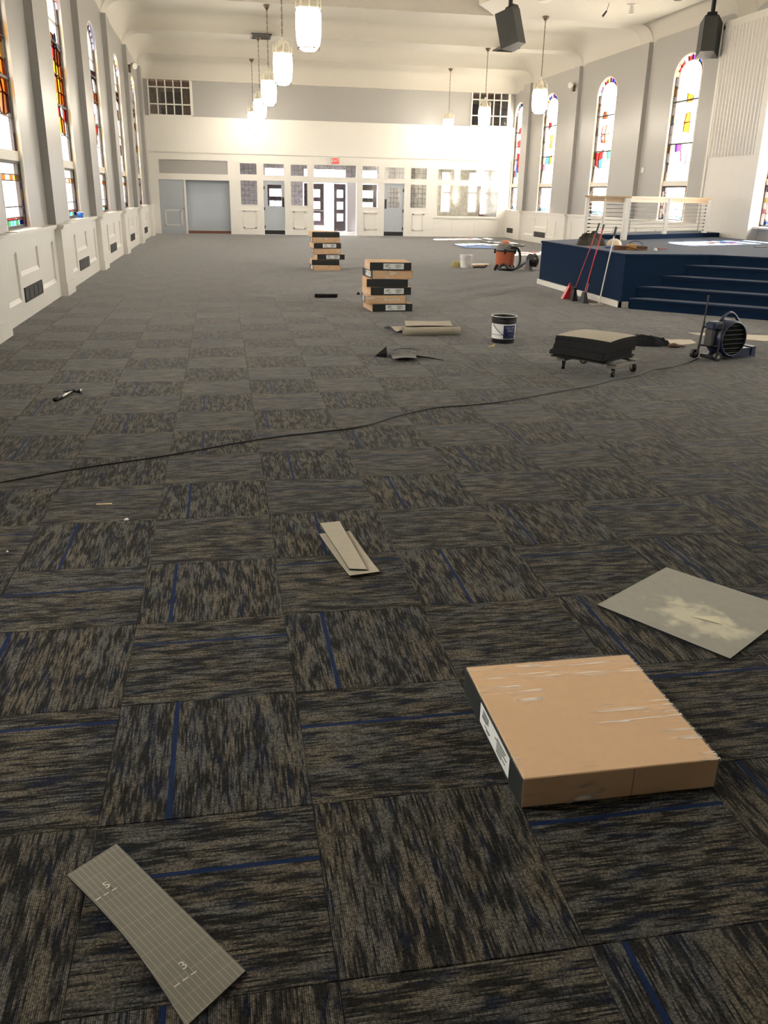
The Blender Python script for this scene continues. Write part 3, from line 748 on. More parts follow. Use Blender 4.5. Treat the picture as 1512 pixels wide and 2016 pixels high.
# ---- stage
SH = 0.85
A = (6.40, 17.30); B = (6.40, 13.40); d = Vector((0.7476, -0.6641)); nrm = Vector((0.6641, 0.7476))
def step_line(s, t): p = Vector((6.39, 13.30))+nrm*s+d*t; return (p.x, p.y)
E1 = (7.90, 13.42); E2 = step_line(1.10, 4.4)
st = empty('stage', (0,0,0)); st['kind'] = 'structure'
poly = [A, B, E1, E2, (11.82, E2[1]), (11.82, 21.2), (7.62, 18.2)]
G().prism(poly, 0, SH-0.03).build('stage_platform', M_stage, st)
def inset(poly, e):
    c = Vector((sum(p[0] for p in poly)/len(poly), sum(p[1] for p in poly)/len(poly))); return [tuple(Vector(p)+(c-Vector(p)).normalized()*e) for p in poly]
n = len(poly); g = G()
rr = [inset(poly, e) for e in (-0.02, -0.025, -0.012, 0.03)]; zz = [SH-0.045, SH-0.02, SH-0.004, SH]
for k in range(4): g.v += [(x, y, zz[k]) for x, y in rr[k]]
for k in range(3):
    for i in range(n): g.f.append((k*n+i, k*n+(i+1)%n, k*n+n+(i+1)%n, k*n+n+i))
g.f.append(tuple(range(3*n, 4*n))); g.f.append(tuple(range(n-1, -1, -1))); g.build('stage_top', M_stage, st)
# steps with rounded nosings
for k in range(4):
    s0 = 0.0+0.27*k; h = 0.17*(k+1)
    # left end meets the stage front (y = 13.42)
    tl = (13.30+nrm.y*s0-13.42)/0.6641
    tl = max(0.11, tl)
    a0 = step_line(s0, tl); a1 = step_line(s0, 4.4)
    b1 = step_line(1.12, 4.4); b0 = (7.90, 13.44)
    pl = [a0, a1, b1, b0]
    g = G(); g.prism(pl, 0 if k == 0 else h-0.17, h-0.02)
    # nosing
    prof = [(0.0,-0.045),(-0.018,-0.04),(-0.028,-0.025),(-0.026,-0.010),(-0.012,0.0),(0.02,0.0)]
    for q0, q1 in zip(prof, prof[1:]):
        pa = step_line(s0+q0[0], tl-0.01); pb = step_line(s0+q0[0], 4.4); pc = step_line(s0+q1[0], 4.4); pd = step_line(s0+q1[0], tl-0.01)
        g.add([(pa[0],pa[1],h+q0[1]),(pb[0],pb[1],h+q0[1]),(pc[0],pc[1],h+q1[1]),(pd[0],pd[1],h+q1[1])], [(0,1,2,3)])
    pa = step_line(s0+0.02, tl-0.01); pb = step_line(s0+0.02, 4.4)
    g.add([(pa[0],pa[1],h),(pb[0],pb[1],h),(b1[0],b1[1],h),(b0[0],b0[1],h)], [(0,1,2,3)])
    g.build('step', M_stage, st)
g = G(); g.box((6.355, 13.36, 0), (6.40, 17.30, 0.095)); g.box((6.355, 13.36, 0), (6.52, 13.40, 0.095)); g.build('stage_skirting', M_white, st)
LP, CP, RP = Vector((7.66, 18.16)), Vector((8.44, 17.86)), Vector((11.25, 19.55))
G().prism([tuple(LP), tuple(CP), tuple(RP), (11.80, 19.8), (11.80, 21.15)], SH, SH+0.10).build('upper_platform', M_stage, st)

# ---- railing
rl = empty('cable_railing', (CP.x, CP.y, SH)); tag(rl, 'white cable railing with pale wooden top rail standing on the stage', 'railing')
def rloc(p, z): return (p[0]-CP.x, p[1]-CP.y, z-SH)
RT = 1.73
def post(p, w_, z0, dark=False):
    g = G(); q = rloc(p, z0); g.bbox((q[0]-w_/2, q[1]-w_/2, q[2]), (q[0]+w_/2, q[1]+w_/2, RT-0.04-SH), 0.004); g.build('post', M_white, rl)
M1 = LP.lerp(CP, 0.44); M2 = CP.lerp(RP, 0.47)
post(LP, 0.07, SH+0.10); post(M1, 0.05, SH+0.10); post(CP+Vector((-0.03,-0.03)), 0.11, SH); post(M2, 0.09, SH+0.10); post(RP, 0.09, SH+0.10)
for a, b in ((LP, CP), (CP, RP)):
    dv = (b-a).normalized(); nn = Vector((-dv.y, dv.x))*0.065
    a2 = a-dv*0.06; b2 = b+dv*0.06
    G().prism([(p.x-CP.x, p.y-CP.y) for p in (a2-nn, b2-nn, b2+nn, a2+nn)], RT-0.035-SH, RT-SH).build('top_rail', M_wood, rl)
    n2 = nn*0.35
    G().prism([(p.x-CP.x, p.y-CP.y) for p in (a-n2, b-n2, b+n2, a+n2)], RT-0.12-SH, RT-0.035-SH).build('under_rail', M_wood, rl)
    for k in range(8):
        z = SH+0.16+k*0.078
        G().cyl(rloc(a, z), rloc(b, z), 0.005, n=6).build('cable', M_chrome, rl)
        e = a if a is LP else b
        q = Vector(rloc(e, z)); dd = Vector((dv.x, dv.y, 0))*(0.1 if a is LP else -0.1)
        G().cyl(q, q+dd, 0.011, n=8).build('cable_fitting', M_blackmetal, rl)

# ================================================================ PENDANTS AND CEILING THINGS
def pendant_parts(zdrop):
    r = empty('pendant_light')
    G().lathe([(0.0,0.0),(0.03,-0.10),(0.06,-0.06),(0.085,-0.02),(0.085,0.0)], (0,0,0), 16).build('ceiling_canopy', M_bronze, r, True)
    # chain links
    g = G(); top = -0.08; n = max(4, int((zdrop-0.95)/0.07)); 
    for k in range(n):
        z = top-(zdrop-0.93-0.08)*(k+0.5)/n; L_ = (zdrop-1.0)/n*0.62
        pts = [(0.013*math.cos(t), 0, z+L_*math.sin(t)) for t in [2*math.pi*i/8 for i in range(9)]]
        if k % 2: pts = [(0, p[0], p[2]) for p in pts]
        g.tube(pts, 0.006, 4)
    g.build('chain', M_bronze, r)
    zb = -zdrop   # bottom of the lantern
    G().lathe([(0.02,0.93),(0.035,0.90),(0.03,0.86),(0.06,0.83),(0.045,0.80),(0.07,0.74),(0.10,0.70),(0.15,0.66),(0.185,0.64),(0.19,0.61),(0.0,0.61)], (0,0,zb), 20).build('crown_cap', M_brass, r, True)
    g = G()
    for k in range(8):
        t = 2*math.pi*k/8; x, y = 0.19*math.cos(t), 0.19*math.sin(t)
        g.cyl((x, y, zb+0.62), (x, y, zb+0.70), 0.018, 0.014, 6); g.cyl((x, y, zb+0.70), (x*1.03, y*1.03, zb+0.80), 0.020, 0.002, 6)
        g.tube([(x*0.35, y*0.35, zb+0.86), (x*0.75, y*0.75, zb+0.80), (x*0.9, y*0.9, zb+0.68)], 0.008, 5)
    g.build('crown_spikes', M_brass, r)
    G().lathe([(0.0,0.02),(0.10,0.02),(0.155,0.06),(0.185,0.13),(0.20,0.25),(0.205,0.42),(0.20,0.55),(0.18,0.61),(0.0,0.61)], (0,0,zb), 24).build('glass_shade', M_lamp, r, True)
    g = G()
    for k in range(8):
        t = 2*math.pi*(k+0.5)/8
        g.cyl((0.165*math.cos(t), 0.165*math.sin(t), zb+0.065), (0.185*math.cos(t), 0.185*math.sin(t), zb+0.045), 0.018, 0.014, 6)
    ring = [(0.158*math.cos(2*math.pi*i/24), 0.158*math.sin(2*math.pi*i/24), zb+0.055) for i in range(25)]
    g.tube(ring, 0.008, 5); g.build('bottom_ring', M_bronze, r); return r
def copy_tree(o, parent=None):
    c = o.copy(); COL.objects.link(c); c.parent = parent
    for ch in list(o.children): copy_tree(ch, c)
    return c
pend = [(1.50,15.45,'largest lantern of the left row, its top cut off by the photo edge'),(1.42,20.35,'second nearest glowing lantern of the left pendant row'),(1.38,25.25,'third nearest glowing lantern of the left pendant row'),
        (1.36,30.25,'fourth nearest lantern of the left row, overlapping its neighbours'),(1.32,35.15,'farthest and lowest looking lantern of the left pendant row'),
        (8.72,24.65,'nearest lantern of the right row, in front of a stained window'),(8.78,30.15,'right row lantern hanging before the upper right balcony window'),(8.82,35.2,'farthest lantern of the right row, against the white balcony front')]
proto = pendant_parts(Z_BEAM-3.80)
for k, (x, y, lb) in enumerate(pend):
    o = proto if k == 0 else copy_tree(proto)
    o.location = (x, y, Z_BEAM); tag(o, lb, 'pendant light', 'lantern pendants hanging from the ceiling beams')

def ceiling_vent(x0, x1, y0, y1, lb):
    r = empty('ceiling_vent', ((x0+x1)/2, (y0+y1)/2, Z_BEAM)); wx, wy = (x1-x0)/2, (y1-y0)/2
    g = G(); g.box((-wx,-wy,-0.03),(wx,-wy+0.04,0)); g.box((-wx,wy-0.04,-0.03),(wx,wy,0)); g.box((-wx,-wy,-0.03),(-wx+0.04,wy,0)); g.box((wx-0.04,-wy,-0.03),(wx,wy,0)); g.build('vent_frame', M_grille, r)
    G().box((-wx+0.04,-wy+0.04,-0.006),(wx-0.04,wy-0.04,0)).build('vent_backing', M_black, r)
    for k in range(6):
        y = -wy+0.06+(2*wy-0.12)*k/5; G().box((-wx+0.04,y-0.008,-0.026),(wx-0.04,y+0.008,-0.01)).build('slat', M_grille, r)
    tag(r, lb, 'ceiling vent')
ceiling_vent(1.13, 1.75, 29.55, 30.50, 'dark rectangular ceiling vent beside the left pendant chains')
ceiling_vent(9.05, 9.72, 29.70, 30.55, 'dark rectangular ceiling vent below the hanging black loudspeaker')

def loudspeaker(loc, rz, tilt, lb, sc=1.0):
    r = empty('loudspeaker', loc, rz)
    def T_(x, y, z):
        c, s = math.cos(tilt), math.sin(tilt); return (x*sc, (y*c-z*s)*sc, (y*s+z*c)*sc)
    h, w1, w2, dp = 0.40, 0.26, 0.15, 0.22
    front = [(-w1,-dp),(w1,-dp),(w2,dp),(-w2,dp)]
    g = G(); vs = [T_(x,y,-h) for x,y in front]+[T_(x,y,h) for x,y in front]
    g.hexa(vs); g.build('cabinet', M_speaker, r)
    g = G(); q = [T_(x, -dp-0.012, z) for x, z in ((-w1+0.02,-h+0.02),(w1-0.02,-h+0.02),(w1-0.02,h-0.02),(-w1+0.02,h-0.02))]+[T_(x, -dp, z) for x, z in ((-w1+0.02,-h+0.02),(w1-0.02,-h+0.02),(w1-0.02,h-0.02),(-w1+0.02,h-0.02))]
    g.hexa(q); g.build('front_grille', M_black, r)
    g = G(); top = 6.15-loc[2]
    q_ = T_(0,0.05,h); g.cyl(q_,(q_[0],q_[1],max(q_[2]+0.05,top)),0.05,n=8); g.hexa([T_(-w1*0.5,-0.02,h-0.02),T_(w1*0.5,-0.02,h-0.02),T_(w1*0.5,dp,h-0.02),T_(-w1*0.5,dp,h-0.02),T_(-w1*0.4,0.0,h+0.07),T_(w1*0.4,0.0,h+0.07),T_(w1*0.4,dp,h+0.07),T_(-w1*0.4,dp,h+0.07)]); g.build('hanging_bracket', M_blackmetal, r)
    tag(r, lb, 'loudspeaker', 'black loudspeakers hung from the ceiling')
loudspeaker((7.02, 22.2, 5.42), R(215), R(18), 'black loudspeaker hung near the middle of the ceiling')
loudspeaker((11.50, 21.0, 5.28), R(150), R(14), 'black loudspeaker hung in the corner beside the ribbed white panel')
r = empty('projector_mount', (10.2, 22.6, Z_BEAM)); G().lathe([(0.0,-0.03),(0.11,-0.03),(0.13,0)], (0,0,0), 16).build('mount_plate', M_white, r); G().cyl((0,0,-0.22),(0,0,-0.02),0.06,0.05,12).build('mount_post', M_white, r); tag(r, 'small white round mount on the bright ceiling right of centre', 'ceiling mount')
o = G().lathe([(0.0,-0.05),(0.12,-0.045),(0.17,-0.01),(0.17,0)], (0,0,0), 20).build('ceiling_dome', M_white, None, True, (7.95, 22.7, Z_BEAM)); tag(o, 'shallow white dome on the ceiling right of the centre loudspeaker', 'ceiling dome')
o = G().lathe([(0.0,-0.02),(0.09,-0.02),(0.11,0)], (0,0,0), 16).build('ceiling_disc', M_black, None, True, (11.4, 20.9, 6.02)); tag(o, 'small black disc on the ceiling above the corner loudspeaker', 'ceiling disc'); o.location = (11.0, 21.8, Z_BEAM)
r = empty('hanging_microphone', (9.55, 22.6, Z_BEAM)); G().cyl((0,0,-0.18),(0.05,0,0),0.006,n=6).build('wire', M_black, r); G().cyl((-0.09,0,-0.30),(0.0,0,-0.18),0.028,0.022,10).build('capsule', M_black, r); tag(r, 'thin black microphone dangling from the ceiling at the photo top edge', 'microphone')
def spotlight(x, y, z, sg, lb):
    r = empty('spotlight', (x, y, z))
    G().cyl((0,0,0),(sg*0.14,0,0.02),0.02,n=8).build('arm', M_blackmetal, r)
    G().cyl((sg*0.10,-0.02,0.0),(sg*0.20,-0.13,-0.03),0.07,0.10,14).build('lamp_head', M_brass, r, True)
    G().box((-sg*0.01,-0.07,-0.20),(sg*0.07,0.07,-0.03)).build('bracket_box', M_bronze, r)
    G().cyl((sg*0.2,-0.13,-0.03),(sg*0.205,-0.135,-0.031),0.085,n=14).build('lens', M_whiteplastic, r)
    tag(r, lb, 'spotlight', 'spotlights on the pilasters')
spotlight(XL+0.125, 30.25, 5.22, 1, 'small brass spotlight high on a left wall pilaster')
spotlight(XR-0.125, 30.25, 5.22, -1, 'small brass spotlight high on a right wall pilaster')

# exit sign
r = empty('exit_sign', (4.60, YB-0.05, 2.86)); G().bbox((-0.17,-0.05,-0.115),(0.17,0.05,0.115),0.006).build('sign_box', M_whiteplastic, r)
G().box((-0.155,-0.054,-0.10),(0.155,-0.05,0.10)).build('sign_face', M_exit, r)
tm = text_mesh('EXIT', 0.15, emis('exit_letters', (1.0, 0.70, 0.62), 0.25), 'lettering'); o = inst(tm, 'lettering', r, (0,-0.0555,0)); o.rotation_euler = (R(90),0,0)
tag(r, 'lit red EXIT sign above the main opening in the back partition', 'exit sign')

# wall vents in the wainscot
def wall_vent(x, y0, y1, z0, z1, sg, lb):
    r = empty('wall_vent', (x, (y0+y1)/2, z0)); h = z1-z0; w_ = (y1-y0)/2
    G().box((0,-w_,0),(sg*0.006,w_,h)).build('vent_backing', M_black, r)
    g = G(); e = 0.02
    g.box((0,-w_,0),(sg*0.014,w_,e)); g.box((0,-w_,h-e),(sg*0.014,w_,h)); g.box((0,-w_,0),(sg*0.014,-w_+e,h)); g.box((0,w_-e,0),(sg*0.014,w_,h)); g.build('vent_frame', M_grille, r)
    for k in range(1, 4): yy = -w_+2*w_*k/4; G().box((0,yy-0.014,0),(sg*0.013,yy+0.014,h)).build('vent_bar', M_grille, r)
    for k in range(1, 7): zz_ = h*k/7; G().box((sg*0.004,-w_+e,zz_-0.006),(sg*0.011,w_-e,zz_+0.006)).build('slat', M_slat, r)
    tag(r, lb, 'wall vent', 'dark vent grilles in the wainscot')
for k, b in enumerate((11.01, 15.88, 20.76, 25.73, 30.69)):
    wall_vent(XL+0.085, b+1.42, b+2.62, 0.215, 0.405, 1, '%s dark vent grille from the camera along the left wainscot' % nth[k])
wall_vent(XR-0.085, 32.05, 33.25, 0.215, 0.405, -1, 'dark vent grille in the right wainscot close to the stage corner')
wall_vent(XR-0.085, 35.75, 36.65, 0.215, 0.405, -1, 'dark vent grille in the right wainscot near the back partition')
o = G().box((XL+0.085, 36.0, 0.35), (XL+0.10, 36.2, 0.62)).build('wall_outlet', M_black); tag(o, 'small dark outlet plate at the far end of the left wainscot', 'outlet')
o = G().bbox((XR-0.03, 24.62, 2.38), (XR, 24.78, 2.52), 0.004).build('thermostat', M_whiteplastic); tag(o, 'small white thermostat on the right wall beside a pilaster', 'thermostat')
o = G().bbox((3.58, YB-0.02, 1.13), (3.66, YB, 1.25), 0.004).build('light_switch', M_whiteplastic); tag(o, 'small switch plate left of the main opening in the back partition', 'switch')

# ================================================================ FLOOR THINGS
BX, BY, BH = 0.625, 0.632, 0.105
def box_meshes(h):
    d = {}
    d['carton'] = G().bbox((-BX/2,-BY/2,0),(BX/2,BY/2,h),0.003).mesh('carton', M_card)
    # black plastic end faces on the two x sides
    d['end'] = G().bbox((-BX/2-0.0025,-BY/2+0.002,0.002),(-BX/2+0.01,BY/2-0.002,h-0.002),0.0008).mesh('black_end', M_blackcard)
    g = G(); g.box((-BX/2-0.0035,-0.200,h*0.16),(-BX/2-0.0025,0.110,h*0.86)); d['label'] = g.mesh('paper_label', M_paper)
    g = G(); x0, x1 = -BX/2-0.0042, -BX/2-0.0034
    def q(y0, y1, z0, z1): g.box((x0, y0-0.045, h*z0), (x1, y1-0.045, h*z1))
    for k in range(11):
        y = 0.125-k*0.0062; q(y-random.choice((0.0014,0.0026)), y, 0.60, 0.78)
    for (ya, yb, za) in ((0.13,0.06,0.54),(0.13,0.08,0.48),(0.10,0.04,0.33),(0.08,0.05,0.27),(-0.01,-0.06,0.62),(-0.03,-0.12,0.70),(-0.03,-0.11,0.62),(-0.03,-0.13,0.53),(-0.03,-0.09,0.45),(-0.03,-0.12,0.36),(-0.03,-0.08,0.28)):
        q(min(ya,yb), max(ya,yb), za, za+0.035)
    d['print'] = g.mesh('label_print', M_ink)
    g = G(); e = 0.0022
    def pt(u, v):
        return None
    # wrap: a loose skin over top and sides
    nx = 18
    top = h+0.0018
    g.grid(nx, nx, lambda u, v: (-BX/2-e+(BX+2*e)*u, -BY/2-e+(BY+2*e)*v, top+0.0008*math.sin(u*31+v*7)))
    for (fx) in ((lambda u: (-BX/2-e, -BY/2-e+(BY+2*e)*u)), (lambda u: (BX/2+e, -BY/2-e+(BY+2*e)*u)), (lambda u: (-BX/2-e+(BX+2*e)*u, -BY/2-e)), (lambda u: (-BX/2-e+(BX+2*e)*u, BY/2+e))):
        g.grid(nx, 4, lambda u, v, fx=fx: (*fx(u), 0.001+(top-0.001)*v))
    d['wrap'] = g.mesh('plastic_wrap', M_film, True)
    g = G(); g.box((0.035,-BY/2-0.001,0.003),(0.037,-BY/2+0.001,h-0.003)); d['seam'] = g.mesh('carton_seam', M_brownwood)
    return d
def flooring_box(ms, loc, rz, label, group=None, lab=True, wrap=True, loose=False):
    r = empty('flooring_box', loc, rz)
    inst(ms['carton'], 'carton', r); inst(ms['end'], 'black_end', r); inst(ms['end'], 'black_end', r, (0,0,0), math.pi)
    if lab:
        l = inst(ms['label'], 'paper_label', r); inst(ms['print'], 'label_print', l)
    inst(ms['seam'], 'carton_seam', r)
    if wrap: inst(ms['wrap'], 'plastic_wrap', r)
    tag(r, label, 'box', group); return r
BM = box_meshes(BH)
flooring_box(BM, (1.105, 2.254, 0), 0, 'cardboard flooring box in clear shrink wrap lying alone in the foreground')
BM2 = box_meshes(0.1165)
# near stack: bottom to top.  face: which side looks at the camera
fr = {'label': R(90), 'plain': R(-90), 'card': 0, 'card2': math.pi}
near_stack = [('label',0.04,0.0,4,'bottom box of the near stack, its labelled black end facing the camera'),('card',-0.03,-0.01,-4,'second box from the bottom of the near stack, plain cardboard side forward'),
    ('label',0.02,0.02,3,'third box from the bottom of the near stack, labelled black end forward'),('plain',-0.01,0.0,-3,'fourth box from the bottom of the near stack, unlabelled black end forward'),
    ('card',0.03,0.02,5,'second box from the top of the near stack, cardboard side forward'),('label',0.03,0.0,-2,'top box of the near stack with a label on its black end')]
for k, (f, dx, dy, an, lb) in enumerate(near_stack):
    flooring_box(BM2, (2.44+dx, 13.32+dy, k*0.1215), fr[f]+R(an), lb, 'near stack of flooring boxes', lab=(f == 'label' or f.startswith('card')), wrap=f.startswith('card') or f == 'label')
far_stack = [('card',0.0,0,2,'bottom cardboard box of the far stack'),('plain',-0.01,0,-2,'second box from the bottom of the far stack, black end without label'),('label',0.10,0,1,'box sticking out to the right in the far stack'),
    ('card',0.02,0,-2,'middle box of the far stack, cardboard side forward'),('label',0.01,0,3,'third box from the top of the far stack with a label'),('card',0.0,0,-1,'second box from the top of the far stack, cardboard side forward'),('plain',-0.02,0,2,'black topped uppermost box of the far stack')]
for k, (f, dx, dy, an, lb) in enumerate(far_stack):
    flooring_box(BM2, (2.31+dx, 20.45+dy, k*0.1215), fr[f]+R(an), lb, 'far stack of flooring boxes', lab=(f == 'label' or f.startswith('card')), wrap=f != 'plain')

# carpet off-cuts in the foreground
def slab(name, poly, th, m_top, lift=None, edge=M_pileedge, loc=(0,0,0), rz=0, nseg=10):
    # quad patch poly = 4 corners (local), optional lift(u,v)
    p = [Vector(q) for q in poly]
    def f(u, v): 
        q = p[0].lerp(p[1], u).lerp(p[3].lerp(p[2], u), v); return q
    g = G(); N = nseg
    lf = lift or (lambda u, v: 0)
    for top in (1, 0):
        for j in range(N+1):
            for i in range(N+1):
                q = f(i/N, j/N); g.v.append((q.x, q.y, lf(i/N, j/N)+(th if top else 0.0006)))
    M_ = (N+1)*(N+1); idx = lambda i, j: j*(N+1)+i
    nt = 0
    for j in range(N):
        for i in range(N): g.f.append((idx(i,j), idx(i+1,j), idx(i+1,j+1), idx(i,j+1)))
    nt = len(g.f)
    for j in range(N):
        for i in range(N): g.f.append((M_+idx(i,j), M_+idx(i,j+1), M_+idx(i+1,j+1), M_+idx(i+1,j)))
    for i in range(N):
        for (a, b) in ((idx(i,0),idx(i+1,0)),(idx(i+1,N),idx(i,N)),(idx(0,i+1),idx(0,i)),(idx(N,i),idx(N,i+1))): g.f.append((b, a, M_+a, M_+b))
    o = g.build(name, m_top, None, loc=loc, rz=0) if False else g.build(name, m_top)
    o.data.materials.append(edge)
    for k, pg in enumerate(o.data.polygons): pg.material_index = 0 if k < nt else 1
    o.location = loc; o.rotation_euler = (0,0,rz); return o
# gridded strip bottom left: local x across, local y along
import bmesh
def strip_local(pts, origin, ang):
    c, s = math.cos(-ang), math.sin(-ang); out = []
    for x, y in pts:
        dx, dy = x-origin[0], y-origin[1]; out.append((dx*c-dy*s, dx*s+dy*c, 0))
    return out
o0 = (-0.25, 1.67); ang = math.atan2(1.961-1.493, -0.362+0.024)-math.pi/2
q = strip_local([(-0.155,1.375),(-0.024,1.493),(-0.362,1.961),(-0.478,1.867)], o0, ang)
sg_ = slab('carpet_offcut', q, 0.007, M_backgrid, lambda u, v: 0.010*math.sin(math.pi*v)*(1-u)+0.004*u, loc=(*o0, 0), rz=ang, nseg=14)
# pull the left long edge inwards a little (it is cut in a shallow curve)
for v_ in sg_.data.vertices:
    t = (v_.co.y-q[0][1])/(q[3][1]-q[0][1]); 
    if v_.co.x < 0: v_.co.x += 0.014*math.sin(math.pi*min(1, max(0, t)))*(-v_.co.x/0.09)
tag(sg_, 'long grey gridded carpet strip lying face down at the bottom left', 'carpet offcut')
M_digit = mat('digit_print', (0.52, 0.50, 0.43), 0.7)
for ch, (x, y), rr_ in (('5', (-0.368, 1.800), ang+R(2)), ('3', (-0.165, 1.522), ang+R(2))):
    me = text_mesh(ch, 0.034, M_digit, 'printed_digit', 0.0004)
    lc = strip_local([(x, y)], o0, ang)[0]; o = inst(me, 'printed_digit', sg_, (lc[0], lc[1], 0.0205), rr_-ang)
g = G()
for t in (0.245, 0.845):
    ya = q[3][1]+(q[0][1]-q[3][1])*t
    for k in range(3): g.box((q[3][0]*0.98+0.022*k+0.004, ya-0.0015, 0.0200), (q[3][0]*0.98+0.022*k+0.019, ya+0.0015, 0.0206))
g.build('printed_dashes', M_digit, sg_)
# two overlapping strips
o0 = (0.545, 3.87); ang2 = math.atan2(4.138-3.587, 0.428-0.513)-math.pi/2
q = strip_local([(0.513,3.587),(0.662,3.612),(0.597,4.155),(0.428,4.138)], o0, ang2)
a = slab('carpet_offcut', q, 0.006, M_back, lambda u, v: 0.012*(1-v)**3+0.006*(v)**3, loc=(*o0, 0), rz=ang2); tag(a, 'lower of the two overlapping beige carpet strips in mid floor', 'carpet offcut')
q = strip_local([(0.520,3.648),(0.604,3.628),(0.552,4.246),(0.443,4.230)], o0, ang2)
a = slab('carpet_offcut', q, 0.006, M_back, lambda u, v: 0.0195+0.012*(v)**2+0.002*math.sin(5*v), loc=(*o0, 0), rz=ang2); tag(a, 'upper narrower beige carpet strip lying on another strip', 'carpet offcut')
# glue stained tile
o0 = (1.95, 3.05); ang3 = math.atan2(3.073-3.484, 2.342-2.06)
q = strip_local([(1.556,3.149),(1.891,2.637),(2.400,2.978),(2.06,3.484)], o0, 0)
sc_ang = math.atan2(2.637-3.149, 1.891-1.556)
ql = strip_local([(1.556,3.149),(1.891,2.637),(2.402,2.975),(2.06,3.484)], o0, sc_ang)
a = slab('carpet_tile_upside_down', ql, 0.008, M_backstain, lambda u, v: 0.008*(u*v)+0.004*(1-u), loc=(*o0, 0), rz=sc_ang); tag(a, 'square grey carpet tile lying face down with a yellowish glue stain', 'carpet tile')
g = G(); g.prism([(-0.02,-0.05),(0.10,-0.02),(0.06,0.035)], 0, 0.0012); tri_ = g.build('torn_paper', mat('torn_paper', (0.62,0.57,0.40), 0.8), a); tri_.location = (0.06, -0.02, 0.0155)

# cord across the floor
pts_c = [(-2.4,4.66),(-1.4,5.228),(-0.991,5.454),(-0.434,5.693),(0.23,6.039),(0.939,6.278),(1.3,6.58),(1.669,6.829),(2.05,6.91),(2.407,7.038),(2.998,7.349),(3.4,7.56),(3.696,7.787),(4.05,7.98),(4.357,8.244),(4.70,8.42),(4.95,8.60),(5.25,8.86)]
def catmull(pts, n=6):
    out = []; P = [Vector(p) for p in pts]; P = [P[0]]+P+[P[-1]]
    for i in range(1, len(P)-2):
        for k in range(n):
            t = k/n; a_, b_, c_, d_ = P[i-1], P[i], P[i+1], P[i+2]
            out.append(0.5*((2*b_)+(c_-a_)*t+(2*a_-5*b_+4*c_-d_)*t*t+(3*b_-a_-3*c_+d_)*t**3))
    out.append(P[-2]); return out
o = G().tube([(p.x, p.y, 0.0062) for p in catmull(pts_c)], 0.0055, 6).build('power_cord', M_black, None, True); tag(o, 'long black power cord running diagonally across the carpet', 'cord')

# adhesive bucket
def bucket(loc, rz, lb):
    r = empty('bucket', loc, rz)
    G().lathe([(0.0,0.0),(0.136,0.0),(0.138,0.005),(0.1405,0.055),(0.1405,0.06)], (0,0,0), 32).build('bucket_base', M_black, r, True, autosmooth=40)
    G().lathe([(0.1412,0.055),(0.1478,0.235)], (0,0,0), 40, False).build('white_sleeve', M_whiteplastic, r, True)
    G().lathe([(0.1405,0.05),(0.147,0.235),(0.153,0.236),(0.153,0.250),(0.149,0.252),(0.149,0.268),(0.155,0.27),(0.155,0.285),(0.150,0.288),(0.151,0.308),(0.158,0.310),(0.158,0.318),(0.150,0.320),(0.145,0.316),(0.143,0.10),(0.0,0.10)], (0,0,0), 40, False).build('black_collar', M_black, r, True, autosmooth=40)
    G().lathe([(0.0,0.262),(0.145,0.262)], (0,0,0), 32, False).build('white_adhesive', M_whiteplastic, r, True)
    # rim: white ring put in for the highlight along the black edge
    ring = [(0.155*math.cos(2*math.pi*i/32), 0.155*math.sin(2*math.pi*i/32), 0.320) for i in range(33)]; G().tube(ring, 0.0045, 6).build('rim', M_whiteplastic, r, True)
    g = G(); a0_, a1_ = R(-108), R(-42)   # label arc, seen from the front (-y)
    n = 12
    def f(u, v): t = a0_+(a1_-a0_)*u; rad = 0.1436+0.0053*v+0.0006; return (rad*math.cos(t), rad*math.sin(t), 0.062+0.158*v)
    g.grid(n, 3, f); lab_ = g.build('blue_label', mat('navy_label', (0.010,0.018,0.09), 0.4), r, True)
    for txt, sz, z in (('POLYX', 0.026, 0.190), ('ADHESIVE', 0.014, 0.166), ('FLOORING', 0.014, 0.150)):
        for k, chh in enumerate(txt):
            t = R(-75)+(k-(len(txt)-1)/2)*sz*0.80/0.146*(1.15 if sz > 0.02 else 0.9)
            me_ = text_mesh(chh, sz, M_paper, 'lettering', 0.0003); rad = 0.1436+0.0053*(z-0.062)/0.158+0.0018
            o = inst(me_, 'lettering', lab_, (rad*math.cos(t), rad*math.sin(t), z)); o.rotation_euler = (R(90), 0, t+R(90))
    pts = []
    for i in range(19):
        t = R(-160)+R(158)*i/18; s_ = math.sin(math.pi*i/18); pts.append((0.162*math.cos(t), 0.162*math.sin(t), 0.225-0.135*s_))
    G().tube(pts, 0.0035, 6).build('wire_handle', M_black, r, True)
    G().cyl(pts[8], pts[11], 0.008, n=8).build('handle_grip', M_black, r)
    tag(r, lb, 'bucket')
bucket((3.345, 10.14, 0), 0, 'open black and white adhesive bucket with a navy label')
o = G().add([(0,0,0),(0.11,0.03,0),(0.12,0.075,0.0),(0.02,0.05,0),(0.01,0.005,0.012),(0.10,0.03,0.030),(0.115,0.07,0.035),(0.02,0.045,0.010)], [(3,2,1,0),(4,5,6,7),(0,1,5,4),(1,2,6,5),(2,3,7,6),(3,0,4,7)]).build('glue_scraper', mat('dirty_yellow_foam', (0.42,0.37,0.20), 0.8, var=0.4, vscale=40)); o.location = (3.02, 9.72, 0); tag(o, 'small dirty yellow scrap lying in front of the adhesive bucket', 'scrap')

